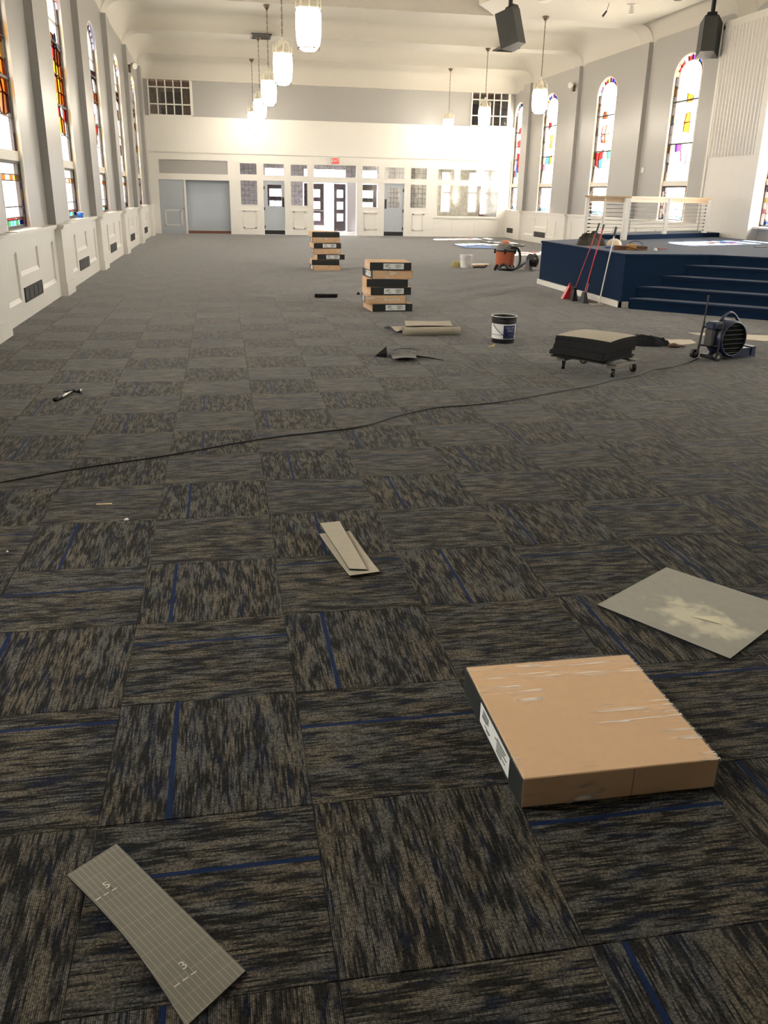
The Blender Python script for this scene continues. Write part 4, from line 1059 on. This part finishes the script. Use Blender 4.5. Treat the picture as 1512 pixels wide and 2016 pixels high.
# curled carpet roll
r = empty('carpet_roll', (2.58, 10.95, 0), R(0))
def spiral(u, v):
    t = u
    if t < 0.45:
        a_ = R(-100)+R(430)*(t/0.45); rad = 0.045+0.004*(t/0.45); y = -0.22+0-rad*math.cos(a_)*1.0; z = 0.052+rad*math.sin(a_)
    else:
        s_ = (t-0.45)/0.55; y = -0.22+0.06+0.60*s_; z = 0.045*(0.5+0.5*math.cos(s_*9.0))*(1-0.45*s_)+0.008
    x = -0.37+0.745*v+(-0.12*max(0, (t-0.45)/0.55))
    return (x, y, max(0.003, z))
g = G(); g.grid(56, 8, spiral); o = g.build('rolled_sheet', M_back, r, True)
o.data.materials.append(M_pileedge); md = o.modifiers.new('thickness', 'SOLIDIFY'); md.thickness = 0.007; md.offset = 0; md.material_offset_rim = 1
tag(r, 'curled up beige carpet piece lying near the adhesive bucket', 'carpet roll')
o = slab('carpet_offcut', [(-0.30,-0.16,0),(0.34,-0.16,0),(0.42,0.30,0),(-0.22,0.30,0)], 0.007, M_back, lambda u, v: 0.064+0.004*math.sin(4*u+2*v), loc=(2.60, 11.20, 0)); tag(o, 'flat tan carpet piece resting on the curled roll', 'carpet offcut')
# loose dark pieces on the floor
M_matte = mat('matte_black_rubber', (0.008,0.008,0.008), 0.95, spec=0.05)
o = slab('carpet_offcut', [(0.0,0.0,0),(0.26,0.0,0),(0.33,0.42,0),(0.05,0.40,0)], 0.006, M_carpet, lambda u, v: 0.030*(1-v)**2+0.012*math.sin(3*u), loc=(1.74, 8.93, 0)); tag(o, 'lifted scrap of patterned carpet with a raised front edge', 'carpet offcut')
uvl = o.data.uv_layers.new(name='UVMap')
for lp in o.data.loops: c_ = o.data.vertices[lp.vertex_index].co; uvl.data[lp.index].uv = (0.4-c_.y, c_.x+0.1)
o = G().add([(0,0,0.0),(0.115,-0.09,0.0),(0.165,0.215,0.0),(0.01,0.0,0.012),(0.12,-0.08,0.05),(0.165,0.20,0.075)], [(2,1,0),(3,4,5),(0,1,4,3),(1,2,5,4),(2,0,3,5)]).build('black_scrap', M_matte); o.location = (1.60, 9.29, 0); tag(o, 'pointed black scrap beside the lifted carpet piece', 'scrap')
o = G().tube([(2.05,9.19,0.012),(2.16,9.09,0.014),(2.30,8.945,0.010)], [0.010,0.008,0.003], 6).build('black_strip', M_matte); tag(o, 'thin black cut strip right of the lifted carpet scrap', 'scrap')
o = G().tube([(1.87,9.62,0.008),(1.96,9.70,0.012),(2.10,9.70,0.010),(2.20,9.62,0.006)], [0.003,0.004,0.004,0.002], 5).build('grey_cut_thread', M_pileedge); tag(o, 'fine dark thread curling behind the lifted carpet scrap', 'thread')
o = G().add([(-0.17,0,0),(0.17,0,0),(0.20,0.1,0),(-0.20,0.1,0),(-0.12,0.0,0.03),(0.03,0.0,0.02),(0.06,0.02,0.045),(0.16,0.02,0.05),(0.20,0.10,0.055),(-0.19,0.10,0.055)], [(3,2,1,0),(0,1,7,6,5,4),(4,5,6,7,8,9),(1,2,8,7),(2,3,9,8),(3,0,4,9)]).build('black_tray', M_matte); o.location = (1.70, 14.82, 0); tag(o, 'small black curved scrap on the carpet left of the near box stack', 'scrap')
o = G().add([(0,0,0),(0.08,0,0),(0.07,0.05,0),(0.04,0.02,0.05)], [(2,1,0),(0,1,3),(1,2,3),(2,0,3)]).build('black_chip', M_matte); o.location = (2.28, 15.3, 0); tag(o, 'tiny black chip peeking out left of the near box stack', 'scrap')
# hammer
r = empty('hammer', (-1.37, 7.66, 0), R(28))
G().tube([(0.0,-0.25,0.014),(0.0,-0.12,0.016),(0.0,0.05,0.018)], [0.014,0.017,0.010], 8).build('handle', M_chrome, r, True)
G().tube([(0.0,-0.27,0.016),(0.0,-0.16,0.017)], [0.019,0.018], 8).build('grip', M_black, r, True)
g = G(); g.cyl((0.075,0.055,0.022),(0.02,0.055,0.022),0.017,0.014,12); g.tube([(0.03,0.055,0.022),(-0.03,0.055,0.020),(-0.09,0.05,0.010)], [0.014,0.012,0.004], 8); g.build('hammer_head', M_blackmetal, r, True)
G().cyl((0.075,0.055,0.022),(0.085,0.055,0.022),0.020,n=12).build('striking_face', M_chrome, r)
tag(r, 'steel shafted hammer lying on the carpet at the left', 'hammer'); r.rotation_euler = (0,0,R(-18))
# small debris
o = G().add([(0,0,0),(0.022,0,0),(0.026,0.014,0),(0.004,0.016,0),(0.006,0.004,0.010),(0.018,0.006,0.012)], [(3,2,1,0),(0,1,5,4),(1,2,5),(2,3,4,5),(3,0,4)]).build('white_crumb', M_whiteplastic); o.location = (-0.60, 4.50, 0); tag(o, 'tiny white crumb on the carpet near the camera left', 'debris')
o = G().cbox((0,0,0.003),(0.085,0.010,0.005)).build('wooden_stick', M_wood); o.location = (-0.735, 4.77, 0); tag(o, 'small pale wooden splinter lying on the left carpet', 'debris')
o = G().add([(0,0,0),(0.012,0,0),(0.010,0.010,0),(0.005,0.004,0.008)], [(2,1,0),(0,1,3),(1,2,3),(2,0,3)]).build('white_crumb', M_whiteplastic); o.location = (-1.125, 4.13, 0); tag(o, 'minute white speck at the left edge of the carpet', 'debris')

# dolly with carpet tiles
DC = Vector((3.80, 8.32)); DA = R(37)
M_greywood = mat('weathered_wood', (0.17,0.155,0.135), 0.7, var=0.25, vscale=14)
dl = empty('furniture_dolly', (DC.x, DC.y, 0), DA)
for s_ in (-1, 1):
    G().bbox((-0.27, s_*0.29-0.05, 0.096), (0.27, s_*0.29+0.05, 0.122), 0.003).build('crossbar', M_greywood, dl)
    G().bbox((s_*0.20-0.045, -0.34, 0.122), (s_*0.20+0.045, 0.34, 0.136), 0.003).build('deck_board', M_greywood, dl)
cm = {'wheel': G().cyl((0,-0.014,0.046),(0,0.014,0.046),0.046,n=18).mesh('wheel', M_black), 'hub': G().cyl((0,-0.0155,0.046),(0,0.0155,0.046),0.02,n=12).mesh('hub', M_chrome),
      'fork': G().box((-0.02,-0.022,0.04),(0.02,-0.018,0.095)).box((-0.02,0.018,0.04),(0.02,0.022,0.095)).box((-0.028,-0.024,0.093),(0.028,0.024,0.098)).mesh('fork', M_chrome)}
for sx in (-1, 1):
    for sy in (-1, 1):
        c_ = inst(cm['fork'], 'caster', dl, (sx*0.21, sy*0.29, 0), R(random.uniform(0,180))); inst(cm['wheel'], 'wheel', c_); inst(cm['hub'], 'hub', c_)
tag(dl, 'low wooden dolly on casters carrying the pile of carpet tiles', 'dolly')
NT = 14; ORD = ['first','second','third','fourth','fifth','sixth','seventh','eighth','ninth','tenth','eleventh','twelfth','thirteenth','fourteenth']
def warp_tile(th):
    g = G(); N = 8; h = 0.305
    bow = lambda u, v: -0.012*(2*u-1)**2-0.008*(2*v-1)**2
    for top in (1, 0):
        for j in range(N+1):
            for i in range(N+1): u, v = i/N, j/N; g.v.append((-h+2*h*u, -h+2*h*v, bow(u, v)+(th if top else 0)))
    M_ = (N+1)**2; idx = lambda i, j: j*(N+1)+i
    for j in range(N):
        for i in range(N): g.f.append((idx(i,j), idx(i+1,j), idx(i+1,j+1), idx(i,j+1)))
    for j in range(N):
        for i in range(N): g.f.append((M_+idx(i,j), M_+idx(i,j+1), M_+idx(i+1,j+1), M_+idx(i+1,j)))
    for i in range(N):
        for (a, b) in ((idx(i,0),idx(i+1,0)),(idx(i+1,N),idx(i,N)),(idx(0,i+1),idx(0,i)),(idx(N,i),idx(N,i+1))): g.f.append((b, a, M_+a, M_+b))
    me = g.mesh('carpet_tile_in_stack', M_back); me.materials.append(M_pileedge)
    for k, p in enumerate(me.polygons): p.material_index = 0 if k < N*N else 1
    return me
wt = warp_tile(0.0145); wt2 = wt.copy(); wt2.materials[0] = M_pileedge; zt = 0.158
for k in range(NT):
    off = (random.uniform(-0.012,0.012), random.uniform(-0.012,0.012)) if k not in (2,3,4) else (-0.035, -0.01)
    o = inst(wt if k == NT-1 else wt2, 'carpet_tile_in_stack', None, (DC.x-0.02+off[0]-(NT-k)*0.003, DC.y+0.05+off[1]-(NT-k)*0.002, zt+k*0.0154), DA+R(random.uniform(-2.2,2.2)))
    tag(o, 'topmost beige backed carpet tile of the pile on the dolly' if k == NT-1 else '%s carpet tile from the bottom in the dark pile on the dolly' % ORD[k], 'carpet tile', 'carpet tiles piled on the dolly')

# heap helper
def heap(name, loc, rx, ry, h, m_, rz=0, seed=0, rough=0.45, crumple=0.0):
    rd = random.Random(seed); ph = [(rd.uniform(3,9), rd.uniform(3,9), rd.uniform(0,6)) for _ in range(5)]; fo = [(rd.uniform(9,20), rd.uniform(9,20), rd.uniform(0,6)) for _ in range(5)]
    g = G(); ring = 44; nr_ = 15
    def zz_(x, y, q):
        nz_ = sum(math.sin(a*x/rx*1.3+b*y/ry*1.3+c) for a, b, c in ph)/5; f_ = sum(abs(math.sin(a*x/rx+b*y/ry+c)) for a, b, c in fo)/5
        return h*math.sqrt(max(0, 1-q**2.4))*(1+rough*nz_+crumple*(f_-0.6))
    g.v.append((0,0,zz_(0,0,0)))
    for k in range(1, nr_+1):
        for i in range(ring):
            t = 2*math.pi*i/ring; q = k/nr_; wob = 1+0.18*math.sin(2*t+ph[0][2])+0.12*math.sin(3*t+ph[1][2])+0.07*math.sin(7*t+ph[2][2])
            x, y = rx*q*math.cos(t)*wob, ry*q*math.sin(t)*wob
            g.v.append((x, y, max(0.0005, zz_(x, y, q)) if k < nr_ else 0.0))
    for i in range(ring): g.f.append((0, 1+i, 1+(i+1)%ring))
    for k in range(nr_-1):
        for i in range(ring): g.f.append((1+k*ring+i, 1+(k+1)*ring+i, 1+(k+1)*ring+(i+1)%ring, 1+k*ring+(i+1)%ring))
    o = g.build(name, m_, None, True); o.location = loc; o.rotation_euler = (0,0,rz); return o
M_cloth = mat('black_cloth', (0.010,0.011,0.014), 0.85, spec=0.2, var=0.4, vscale=20, bump=0.6, bscale=30)
o = heap('work_jacket', (5.06, 9.85, 0), 0.27, 0.15, 0.085, M_cloth, R(-22), 3, 0.6, 1.2); tag(o, 'crumpled black jacket dropped behind the dolly', 'jacket')
M_leather = mat('brown_leather', (0.09,0.045,0.022), 0.6, var=0.3, vscale=20)
r = empty('work_gloves', (5.34, 9.60, 0)); 
G().tube([(-0.06,0.02,0.02),(0.0,0.0,0.028),(0.07,-0.02,0.022)], [0.022,0.030,0.018], 8).build('glove_palm', M_leather, r, True)
for k in range(4): G().tube([(0.06,-0.03+0.014*k,0.022),(0.10,-0.035+0.018*k,0.024),(0.125,-0.04+0.02*k,0.010)], [0.010,0.010,0.006], 6).build('glove_finger', M_leather, r, True)
tag(r, 'brown leather glove lying at the end of the black jacket', 'glove')
def flat_board(name, pts, lb, cat='board', th=0.006, m_=M_card):
    c = (sum(p[0] for p in pts)/len(pts), sum(p[1] for p in pts)/len(pts)); g = G(); g.prism([(x-c[0], y-c[1]) for x, y in pts], 0.0005, th); o = g.build(name, m_); o.location = (*c, 0); tag(o, lb, cat); return o
M_tanback = mat('pale_backing', (0.48,0.42,0.33), 0.75, var=0.08)
flat_board('carpet_tile_upside_down', [(5.37,9.70),(5.80,9.88),(5.86,10.13),(5.45,10.16)], 'pale upturned carpet tile lying between jacket and blower', 'carpet tile', m_=M_tanback, th=0.008)
flat_board('carpet_tile_upside_down', [(6.14,10.70),(6.19,10.48),(6.80,9.95),(7.22,10.16),(7.16,10.38),(6.55,10.60)], 'pale upturned carpet tile on the floor behind the blower', 'carpet tile', m_=M_tanback, th=0.008)

# air blower (carpet dryer)
M_blue = mat('blue_plastic_housing', (0.013,0.020,0.055), 0.38, var=0.1)
M_dark = mat('dark_mesh', (0.006,0.0065,0.005), 0.8, spec=0.05)
bl = empty('carpet_blower', (5.55, 8.86, 0), R(16))
RR = 0.205; cz = 0.235
def housing(u, v):
    t = 2*math.pi*u; prof = [(0.0,0.14),(0.15,0.14),(RR-0.02,0.12),(RR,0.09),(RR,-0.08),(RR-0.012,-0.11),(RR-0.03,-0.118)]
    k = v*(len(prof)-1); i = min(int(k), len(prof)-2); fq = k-i; rad = prof[i][0]*(1-fq)+prof[i+1][0]*fq; y = prof[i][1]*(1-fq)+prof[i+1][1]*fq
    return (rad*math.cos(t), y, cz+rad*math.sin(t))
G().grid(41, 13, housing).build('blower_housing', M_blue, bl, True, autosmooth=50)
g = G(); g.cyl((0,-0.104,cz),(0,-0.098,cz),RR-0.025,n=36); g.build('inlet_screen', M_dark, bl)
ring = [((RR-0.022)*math.cos(2*math.pi*i/40), -0.118, cz+(RR-0.022)*math.sin(2*math.pi*i/40)) for i in range(41)]; G().tube(ring, 0.009, 6).build('inlet_ring', M_blue, bl, True)
for k in range(7):
    z = cz-0.15+0.05*k; hw = math.sqrt(max(0, (RR-0.03)**2-(z-cz)**2)); G().cyl((-hw,-0.112,z),(hw,-0.112,z),0.0025,n=5).build('guard_wire', M_blackmetal, bl)
g = G(); g.hexa([(0.02,-0.10,0.02),(0.33,-0.11,0.025),(0.33,0.11,0.025),(0.02,0.11,0.02),(0.05,-0.10,0.12),(0.33,-0.11,0.125),(0.33,0.11,0.125),(0.05,0.11,0.12)]); g.build('outlet_nozzle', M_blue, bl)
g = G(); g.hexa([(0.31,-0.12,0.03),(0.37,-0.125,0.02),(0.37,0.125,0.02),(0.31,0.12,0.03),(0.31,-0.12,0.135),(0.37,-0.12,0.14),(0.37,0.12,0.14),(0.31,0.12,0.135)]); g.build('outlet_lip', M_blue, bl)
arc = [(-0.10+0.335*k/12, 0.02, cz+0.085+0.19*math.sin(math.pi*(0.18+0.80*k/12))) for k in range(13)]
G().tube(arc, [0.020]*2+[0.017]*9+[0.022]*2, 8).build('carry_handle', M_blue, bl, True)
G().bbox((-0.27,-0.06,cz+0.10),(-0.06,0.08,cz+0.19),0.02).build('motor_cover', M_blue, bl)
G().bbox((-0.26,-0.09,0.02),(-0.02,0.10,0.06),0.006).build('base_plate', M_black, bl)
g = G(); g.cyl((-0.20,-0.10,0.05),(-0.17,-0.10,0.46),0.012,n=8); g.cyl((-0.30,0.10,0.05),(-0.26,0.10,0.42),0.012,n=8); g.build('frame_post', M_black, bl)
g = G(); g.cyl((-0.20,-0.10,0.16),(-0.30,0.10,0.16),0.012,n=8); g.cyl((-0.18,-0.10,0.36),(-0.27,0.10,0.36),0.014,n=8); g.build('frame_crossbar', M_black, bl)
G().bbox((-0.27,-0.05,0.16),(-0.17,0.06,0.34),0.006).build('control_box', M_slat, bl)
G().cyl((-0.27,0.10,0.30),(-0.25,0.10,0.68),0.008,n=8).build('telescopic_handle', M_black, bl); G().cyl((-0.252,0.10,0.66),(-0.250,0.10,0.70),0.014,n=8).build('handle_knob', M_black, bl)
for (x, y) in ((-0.23,-0.13),(-0.31,0.13)):
    w_ = G().cyl((x,y-0.018,0.055),(x,y+0.018,0.055),0.052,n=20).build('wheel', M_black, bl); G().cyl((x,y-0.021,0.055),(x,y+0.021,0.055),0.020,n=12).build('hub', M_chrome, w_)
tag(bl, 'dark blue snail shaped carpet blower with carry handle and wheels', 'blower')

# brooms and pole leaning on the stage
def leaning(name, foot, top, m_pole, r_, lb, cat, parts):
    f, t = Vector(foot), Vector(top); rt = empty(name, f)
    G().cyl((0,0,0.12) if name != 'extension_pole' else (0,0,0.02), t-f, r_, n=10).build('pole', m_pole, rt)
    parts(rt, t-f); tag(rt, lb, cat)
M_redpole = mat('red_pole', (0.32,0.02,0.035), 0.35)
def broom1(rt, dv):
    u = dv.normalized(); G().cyl(dv-u*0.22, dv, 0.016, n=10).build('grip', M_black, rt)
    g = G(); g.hexa([(-0.06,-0.12,0.0),(0.03,-0.14,0.0),(0.06,0.12,0.0),(-0.03,0.14,0.0),(-0.02,-0.07,0.19),(0.02,-0.07,0.19),(0.03,0.07,0.19),(-0.01,0.07,0.19)]); g.build('bristles', M_black, rt)
    G().bbox((-0.03,-0.075,0.18),(0.04,0.075,0.22),0.008).build('broom_head', M_blackmetal, rt)
leaning('broom', (5.98,14.40,0), (6.44,14.66,1.272), M_redpole, 0.010, 'leftmost leaning broom with a dark red pole and black bristles', 'broom', broom1)
r = empty('dustpan', (5.98, 14.62, 0), R(8)); G().hexa([(-0.13,-0.04,0),(-0.02,-0.06,0),(0.0,0.06,0),(-0.11,0.08,0),(-0.02,-0.04,0.22),(0.04,-0.05,0.22),(0.05,0.03,0.22),(-0.01,0.04,0.22)]).build('pan', M_red, r); G().hexa([(-0.02,-0.02,0.22),(0.04,-0.02,0.22),(0.04,0.02,0.22),(-0.02,0.02,0.22),(0.0,-0.01,0.27),(0.04,-0.01,0.27),(0.04,0.01,0.27),(0.0,0.01,0.27)]).build('handle_socket', M_red, r); tag(r, 'red dustpan standing beside the leftmost broom', 'dustpan')
def broom2(rt, dv):
    u = dv.normalized(); G().cyl(dv-u*0.10, dv, 0.015, n=10).build('grip', M_black, rt)
    G().cyl(u*0.14, u*0.34, 0.012, n=10).build('white_ferrule', M_whiteplastic, rt)
    g = G(); g.hexa([(-0.05,-0.11,0.0),(0.04,-0.11,0.0),(0.05,0.10,0.0),(-0.04,0.10,0.0),(-0.02,-0.05,0.18),(0.02,-0.05,0.18),(0.02,0.05,0.18),(-0.02,0.05,0.18)]); g.build('bristles', M_black, rt)
leaning('broom', (6.03,14.05,0), (6.42,14.42,1.262), M_red, 0.012, 'middle leaning broom with a bright red pole and white ferrule', 'broom', broom2)
def pole3(rt, dv):
    u = dv.normalized(); G().cyl(dv-u*0.16, dv, 0.019, n=10).build('grip', M_black, rt)
    G().bbox((-0.14,-0.10,0.0),(0.08,0.09,0.012),0.003).build('scraper_foot', M_tanback, rt)
leaning('extension_pole', (6.20,13.80,0), (6.44,13.97,1.24), M_whiteplastic, 0.011, 'white extension pole with a black grip leaning on the stage', 'pole', pole3)

# things on the stage
M_camo = mat('dark_camo_cloth', (0.045,0.038,0.030), 0.85, var=1.0, vscale=22, bump=0.8, bscale=20)
o = heap('tool_bag', (6.82, 15.85, SH), 0.34, 0.26, 0.155, M_camo, R(20), 11, 0.6, 1.6); tag(o, 'dark crumpled tool bag heaped on the stage edge', 'bag')
for k in range(3):
    t = 0.8*k; G().tube([(-0.2+0.12*k,-0.12,0.06),(-0.12+0.12*k,-0.05,0.17+0.02*k),(0.0+0.1*k,0.05,0.15),(0.08+0.1*k,0.12,0.05)], 0.014, 6).build('strap', M_brownwood if k == 1 else M_black, o, True)
o = heap('hard_hat', (7.20, 15.62, SH), 0.15, 0.14, 0.13, mat('cream_plastic', (0.72,0.62,0.45), 0.4), 0, 5, 0.05); tag(o, 'cream rounded cap lying behind the red broom pole on the stage', 'cap')
r = empty('tool_belt', (6.95, 14.35, SH), R(-14))
g = G()
pts = [(0.25*math.cos(t), 0.10*math.sin(t), 0.035+0.03*math.sin(2*t)) for t in [2*math.pi*i/24 for i in range(25)]]
g.tube(pts, 0.012, 6); g.build('belt_loop', M_brownwood, r, True)
pts = [(0.06+0.13*math.cos(t), 0.05, 0.06+0.09*math.sin(t)) for t in [math.pi*i/12 for i in range(13)]]; G().tube(pts, 0.006, 6).build('hammer_loop', M_black, r, True)
G().bbox((-0.32,-0.04,0.0),(-0.10,0.03,0.075),0.008).build('belt_strap', M_brownwood, r)
G().bbox((-0.10,-0.06,0.0),(0.06,0.03,0.10),0.012).build('leather_pouch', mat('tan_leather', (0.42,0.22,0.07), 0.6), r)
G().bbox((0.06,-0.03,0.0),(0.26,0.07,0.075),0.012).build('dark_pouch', M_leather, r)
tag(r, 'brown leather tool belt with a tan pouch on the stage edge', 'tool belt')
o = G().cbox((0,0,0.012),(0.30,0.03,0.022)).build('utility_knife', mat('blue_plastic', (0.03,0.10,0.35), 0.4)); o.location = (6.83, 14.85, SH); tag(o, 'blue tool handle lying on the stage between pole and tool belt', 'tool')
o = G().lathe([(0,0),(0.03,0.0),(0.034,0.02),(0.02,0.045),(0,0.05)], (0,0,0), 12).build('bottle_top', M_whiteplastic, None, True); o.location = (7.32, 14.22, SH); tag(o, 'small white bottle cap on the stage right of the tool belt', 'debris')
o = G().cbox((0,0,0.008),(0.16,0.03,0.014)).build('red_marker', M_red); o.location = (7.75, 14.8, SH); tag(o, 'thin red marker lying on the blue stage carpet', 'marker')
o = G().cbox((0,0,0.008),(0.24,0.06,0.014)).build('dark_offcut', M_black); o.location = (10.2, 15.6, SH); tag(o, 'dark flat scrap on the bright part of the stage', 'scrap')

# white bucket, shop vacuum and neighbours
r = empty('bucket', (5.89, 21.13, 0)); G().lathe([(0.0,0.0),(0.125,0.0),(0.128,0.006),(0.145,0.235)], (0,0,0), 28).build('bucket_wall', M_whiteplastic, r, True, autosmooth=40)
G().lathe([(0.145,0.235),(0.158,0.237),(0.158,0.262),(0.150,0.264),(0.150,0.28),(0.160,0.282),(0.160,0.305),(0.150,0.308),(0.143,0.30),(0.14,0.02),(0,0.02)], (0,0,0), 28, False).build('bucket_rim', M_whiteplastic, r, True, autosmooth=40)
pts = [(0.16*math.cos(R(-150)+R(140)*i/14), 0.16*math.sin(R(-150)+R(140)*i/14), 0.235-0.16*math.sin(math.pi*i/14)) for i in range(15)]; G().tube(pts, 0.003, 5).build('wire_handle', M_chrome, r, True)
tag(r, 'plain white bucket standing left of the orange vacuum', 'bucket')
o = heap('sponge', (5.72, 21.35, 0), 0.16, 0.10, 0.13, mat('yellow_sponge', (0.42,0.36,0.16), 0.9, var=0.5, vscale=25), 0.3, 9, 0.3); tag(o, 'yellowish sponge heap left of the plain white bucket', 'sponge')
flat_board('wooden_board', [(6.05,21.65),(6.75,21.85),(6.72,22.10),(6.02,21.90)], 'pale wooden board lying between white bucket and vacuum', 'board', 0.03, M_wood)
o = G().tube([(6.05,21.0,0.02),(6.20,21.05,0.03),(6.36,21.10,0.02),(6.42,21.12,0.055)], [0.018,0.022,0.022,0.028], 8).build('vacuum_nozzle', M_black, None, True); tag(o, 'black vacuum nozzle lying right of the white bucket', 'nozzle')
M_orange = mat('orange_plastic', (0.52,0.15,0.075), 0.4, var=0.08)
M_greyp = mat('grey_plastic', (0.16,0.15,0.14), 0.5)
vc = empty('shop_vacuum', (6.66, 20.45, 0))
G().lathe([(0.0,0.10),(0.20,0.10),(0.215,0.13),(0.235,0.43),(0.24,0.45),(0.0,0.45)], (0,0,0), 28).build('tank', M_orange, vc, True, autosmooth=40)
G().lathe([(0.245,0.44),(0.25,0.455),(0.245,0.475),(0.0,0.475)], (0,0,0), 28, False).build('tank_rim', M_black, vc, True)
G().lathe([(0.235,0.475),(0.225,0.53),(0.17,0.60),(0.10,0.625),(0.0,0.63)], (0,0,0), 24, False).build('motor_head', M_greyp, vc, True)
G().lathe([(0.10,0.60),(0.095,0.66),(0.05,0.69),(0.0,0.695)], (0.0,0,0), 20, False).build('head_cap', M_orange, vc, True)
for t in (R(-110), R(-40), R(170)): G().box((0.25*math.cos(t)-0.02, 0.25*math.sin(t)-0.02, 0.39), (0.25*math.cos(t)+0.02, 0.25*math.sin(t)+0.02, 0.50)).build('latch', M_black, vc)
G().cyl((0.02,-0.23,0.55),(0.02,-0.16,0.55),0.05,n=14).build('hose_port', M_greyp, vc)
for t in (R(-160), R(-70), R(20), R(110)):
    x, y = 0.25*math.cos(t), 0.25*math.sin(t); c_ = G().tube([(x*0.7,y*0.7,0.12),(x,y,0.12),(x*1.12,y*1.12,0.07)], 0.025, 6).build('caster_arm', M_black, vc); G().cyl((x*1.12-0.02,y*1.12,0.04),(x*1.12+0.02,y*1.12,0.04),0.038,n=14).build('caster', M_black, c_)
hz = catmull([(0.06,-0.22,0.54),(0.22,-0.26,0.52),(0.29,-0.26,0.34),(0.26,-0.30,0.14),(0.10,-0.36,0.05),(-0.12,-0.36,0.05),(-0.22,-0.26,0.06),(-0.12,-0.30,0.16),(0.0,-0.40,0.06),(0.2,-0.34,0.08),(0.38,-0.24,0.16),(0.48,-0.16,0.20)], 5)
G().tube(hz, 0.032, 8).build('hose', M_black, vc, True)
tag(vc, 'orange shop vacuum with a black hose in the sunlit back area', 'vacuum')
hr = empty('hose_reel', (7.42, 20.62, 0), R(20)); 
G().cyl((-0.05,0,0.22),(0.05,0,0.22),0.13,n=24).build('reel_drum', M_black, hr); G().cyl((0.05,0,0.22),(0.07,0,0.22),0.16,n=24).build('reel_flange', M_greyp, hr); G().cyl((-0.07,0,0.22),(-0.05,0,0.22),0.16,n=24).build('reel_flange', M_black, hr)
G().hexa([(-0.16,-0.10,0),(-0.06,-0.10,0),(-0.06,0.10,0),(-0.16,0.10,0),(-0.12,-0.03,0.24),(-0.08,-0.03,0.24),(-0.08,0.03,0.24),(-0.12,0.03,0.24)]).build('reel_stand', M_black, hr)
tag(hr, 'dark round reel on a stand right of the orange vacuum', 'reel')
o = G().tube([(9.55,32.4,0.03),(10.1,31.6,0.03),(10.6,30.9,0.03),(10.55,30.3,0.03),(10.2,30.0,0.03)], 0.03, 8).build('vacuum_wand', M_greyp, None, True); tag(o, 'grey vacuum wand lying on the far carpet behind the vacuum', 'wand')
o = G().tube([(p.x,p.y,0.007) for p in catmull([(6.95,20.95),(7.25,21.35),(7.6,21.28),(7.95,21.5),(8.6,21.45),(9.5,22.2)])], 0.007, 6).build('extension_lead', mat('red_cord', (0.5,0.05,0.04), 0.5), None, True); tag(o, 'red cord running from the vacuum towards the stage', 'cord')
o = slab('blue_light_patch', [(8.0,29.0,0),(9.1,28.6,0),(9.3,30.6,0),(8.1,31.0,0)], 0.008, mat('blue_light_tint', (0.06,0.14,0.36), 0.6), lambda u, v: 0.01*math.sin(6*u)*math.sin(5*v)+0.011); tag(o, 'patch of blue light put in as a sheet on the far carpet behind the orange vacuum', 'sheet')  # blue light on the carpet, put in as a tinted sheet
# cup on the sill
r = empty('paper_cup', (XL+0.045, 18.25, SILL+0.012)); mcup = mat('blue_cup', (0.02,0.12,0.50), 0.4); G().lathe([(0.0,0.0),(0.05,0.0),(0.065,0.10),(0.060,0.10),(0.047,0.006),(0,0.006)], (0,0,0), 18).build('cup_wall', mcup, r, True); G().tube([(0.065*math.cos(2*math.pi*i/20),0.065*math.sin(2*math.pi*i/20),0.10) for i in range(21)], 0.004, 5).build('rim', M_whiteplastic, r, True); tag(r, 'small blue cup standing on the sill of the second left window', 'cup')
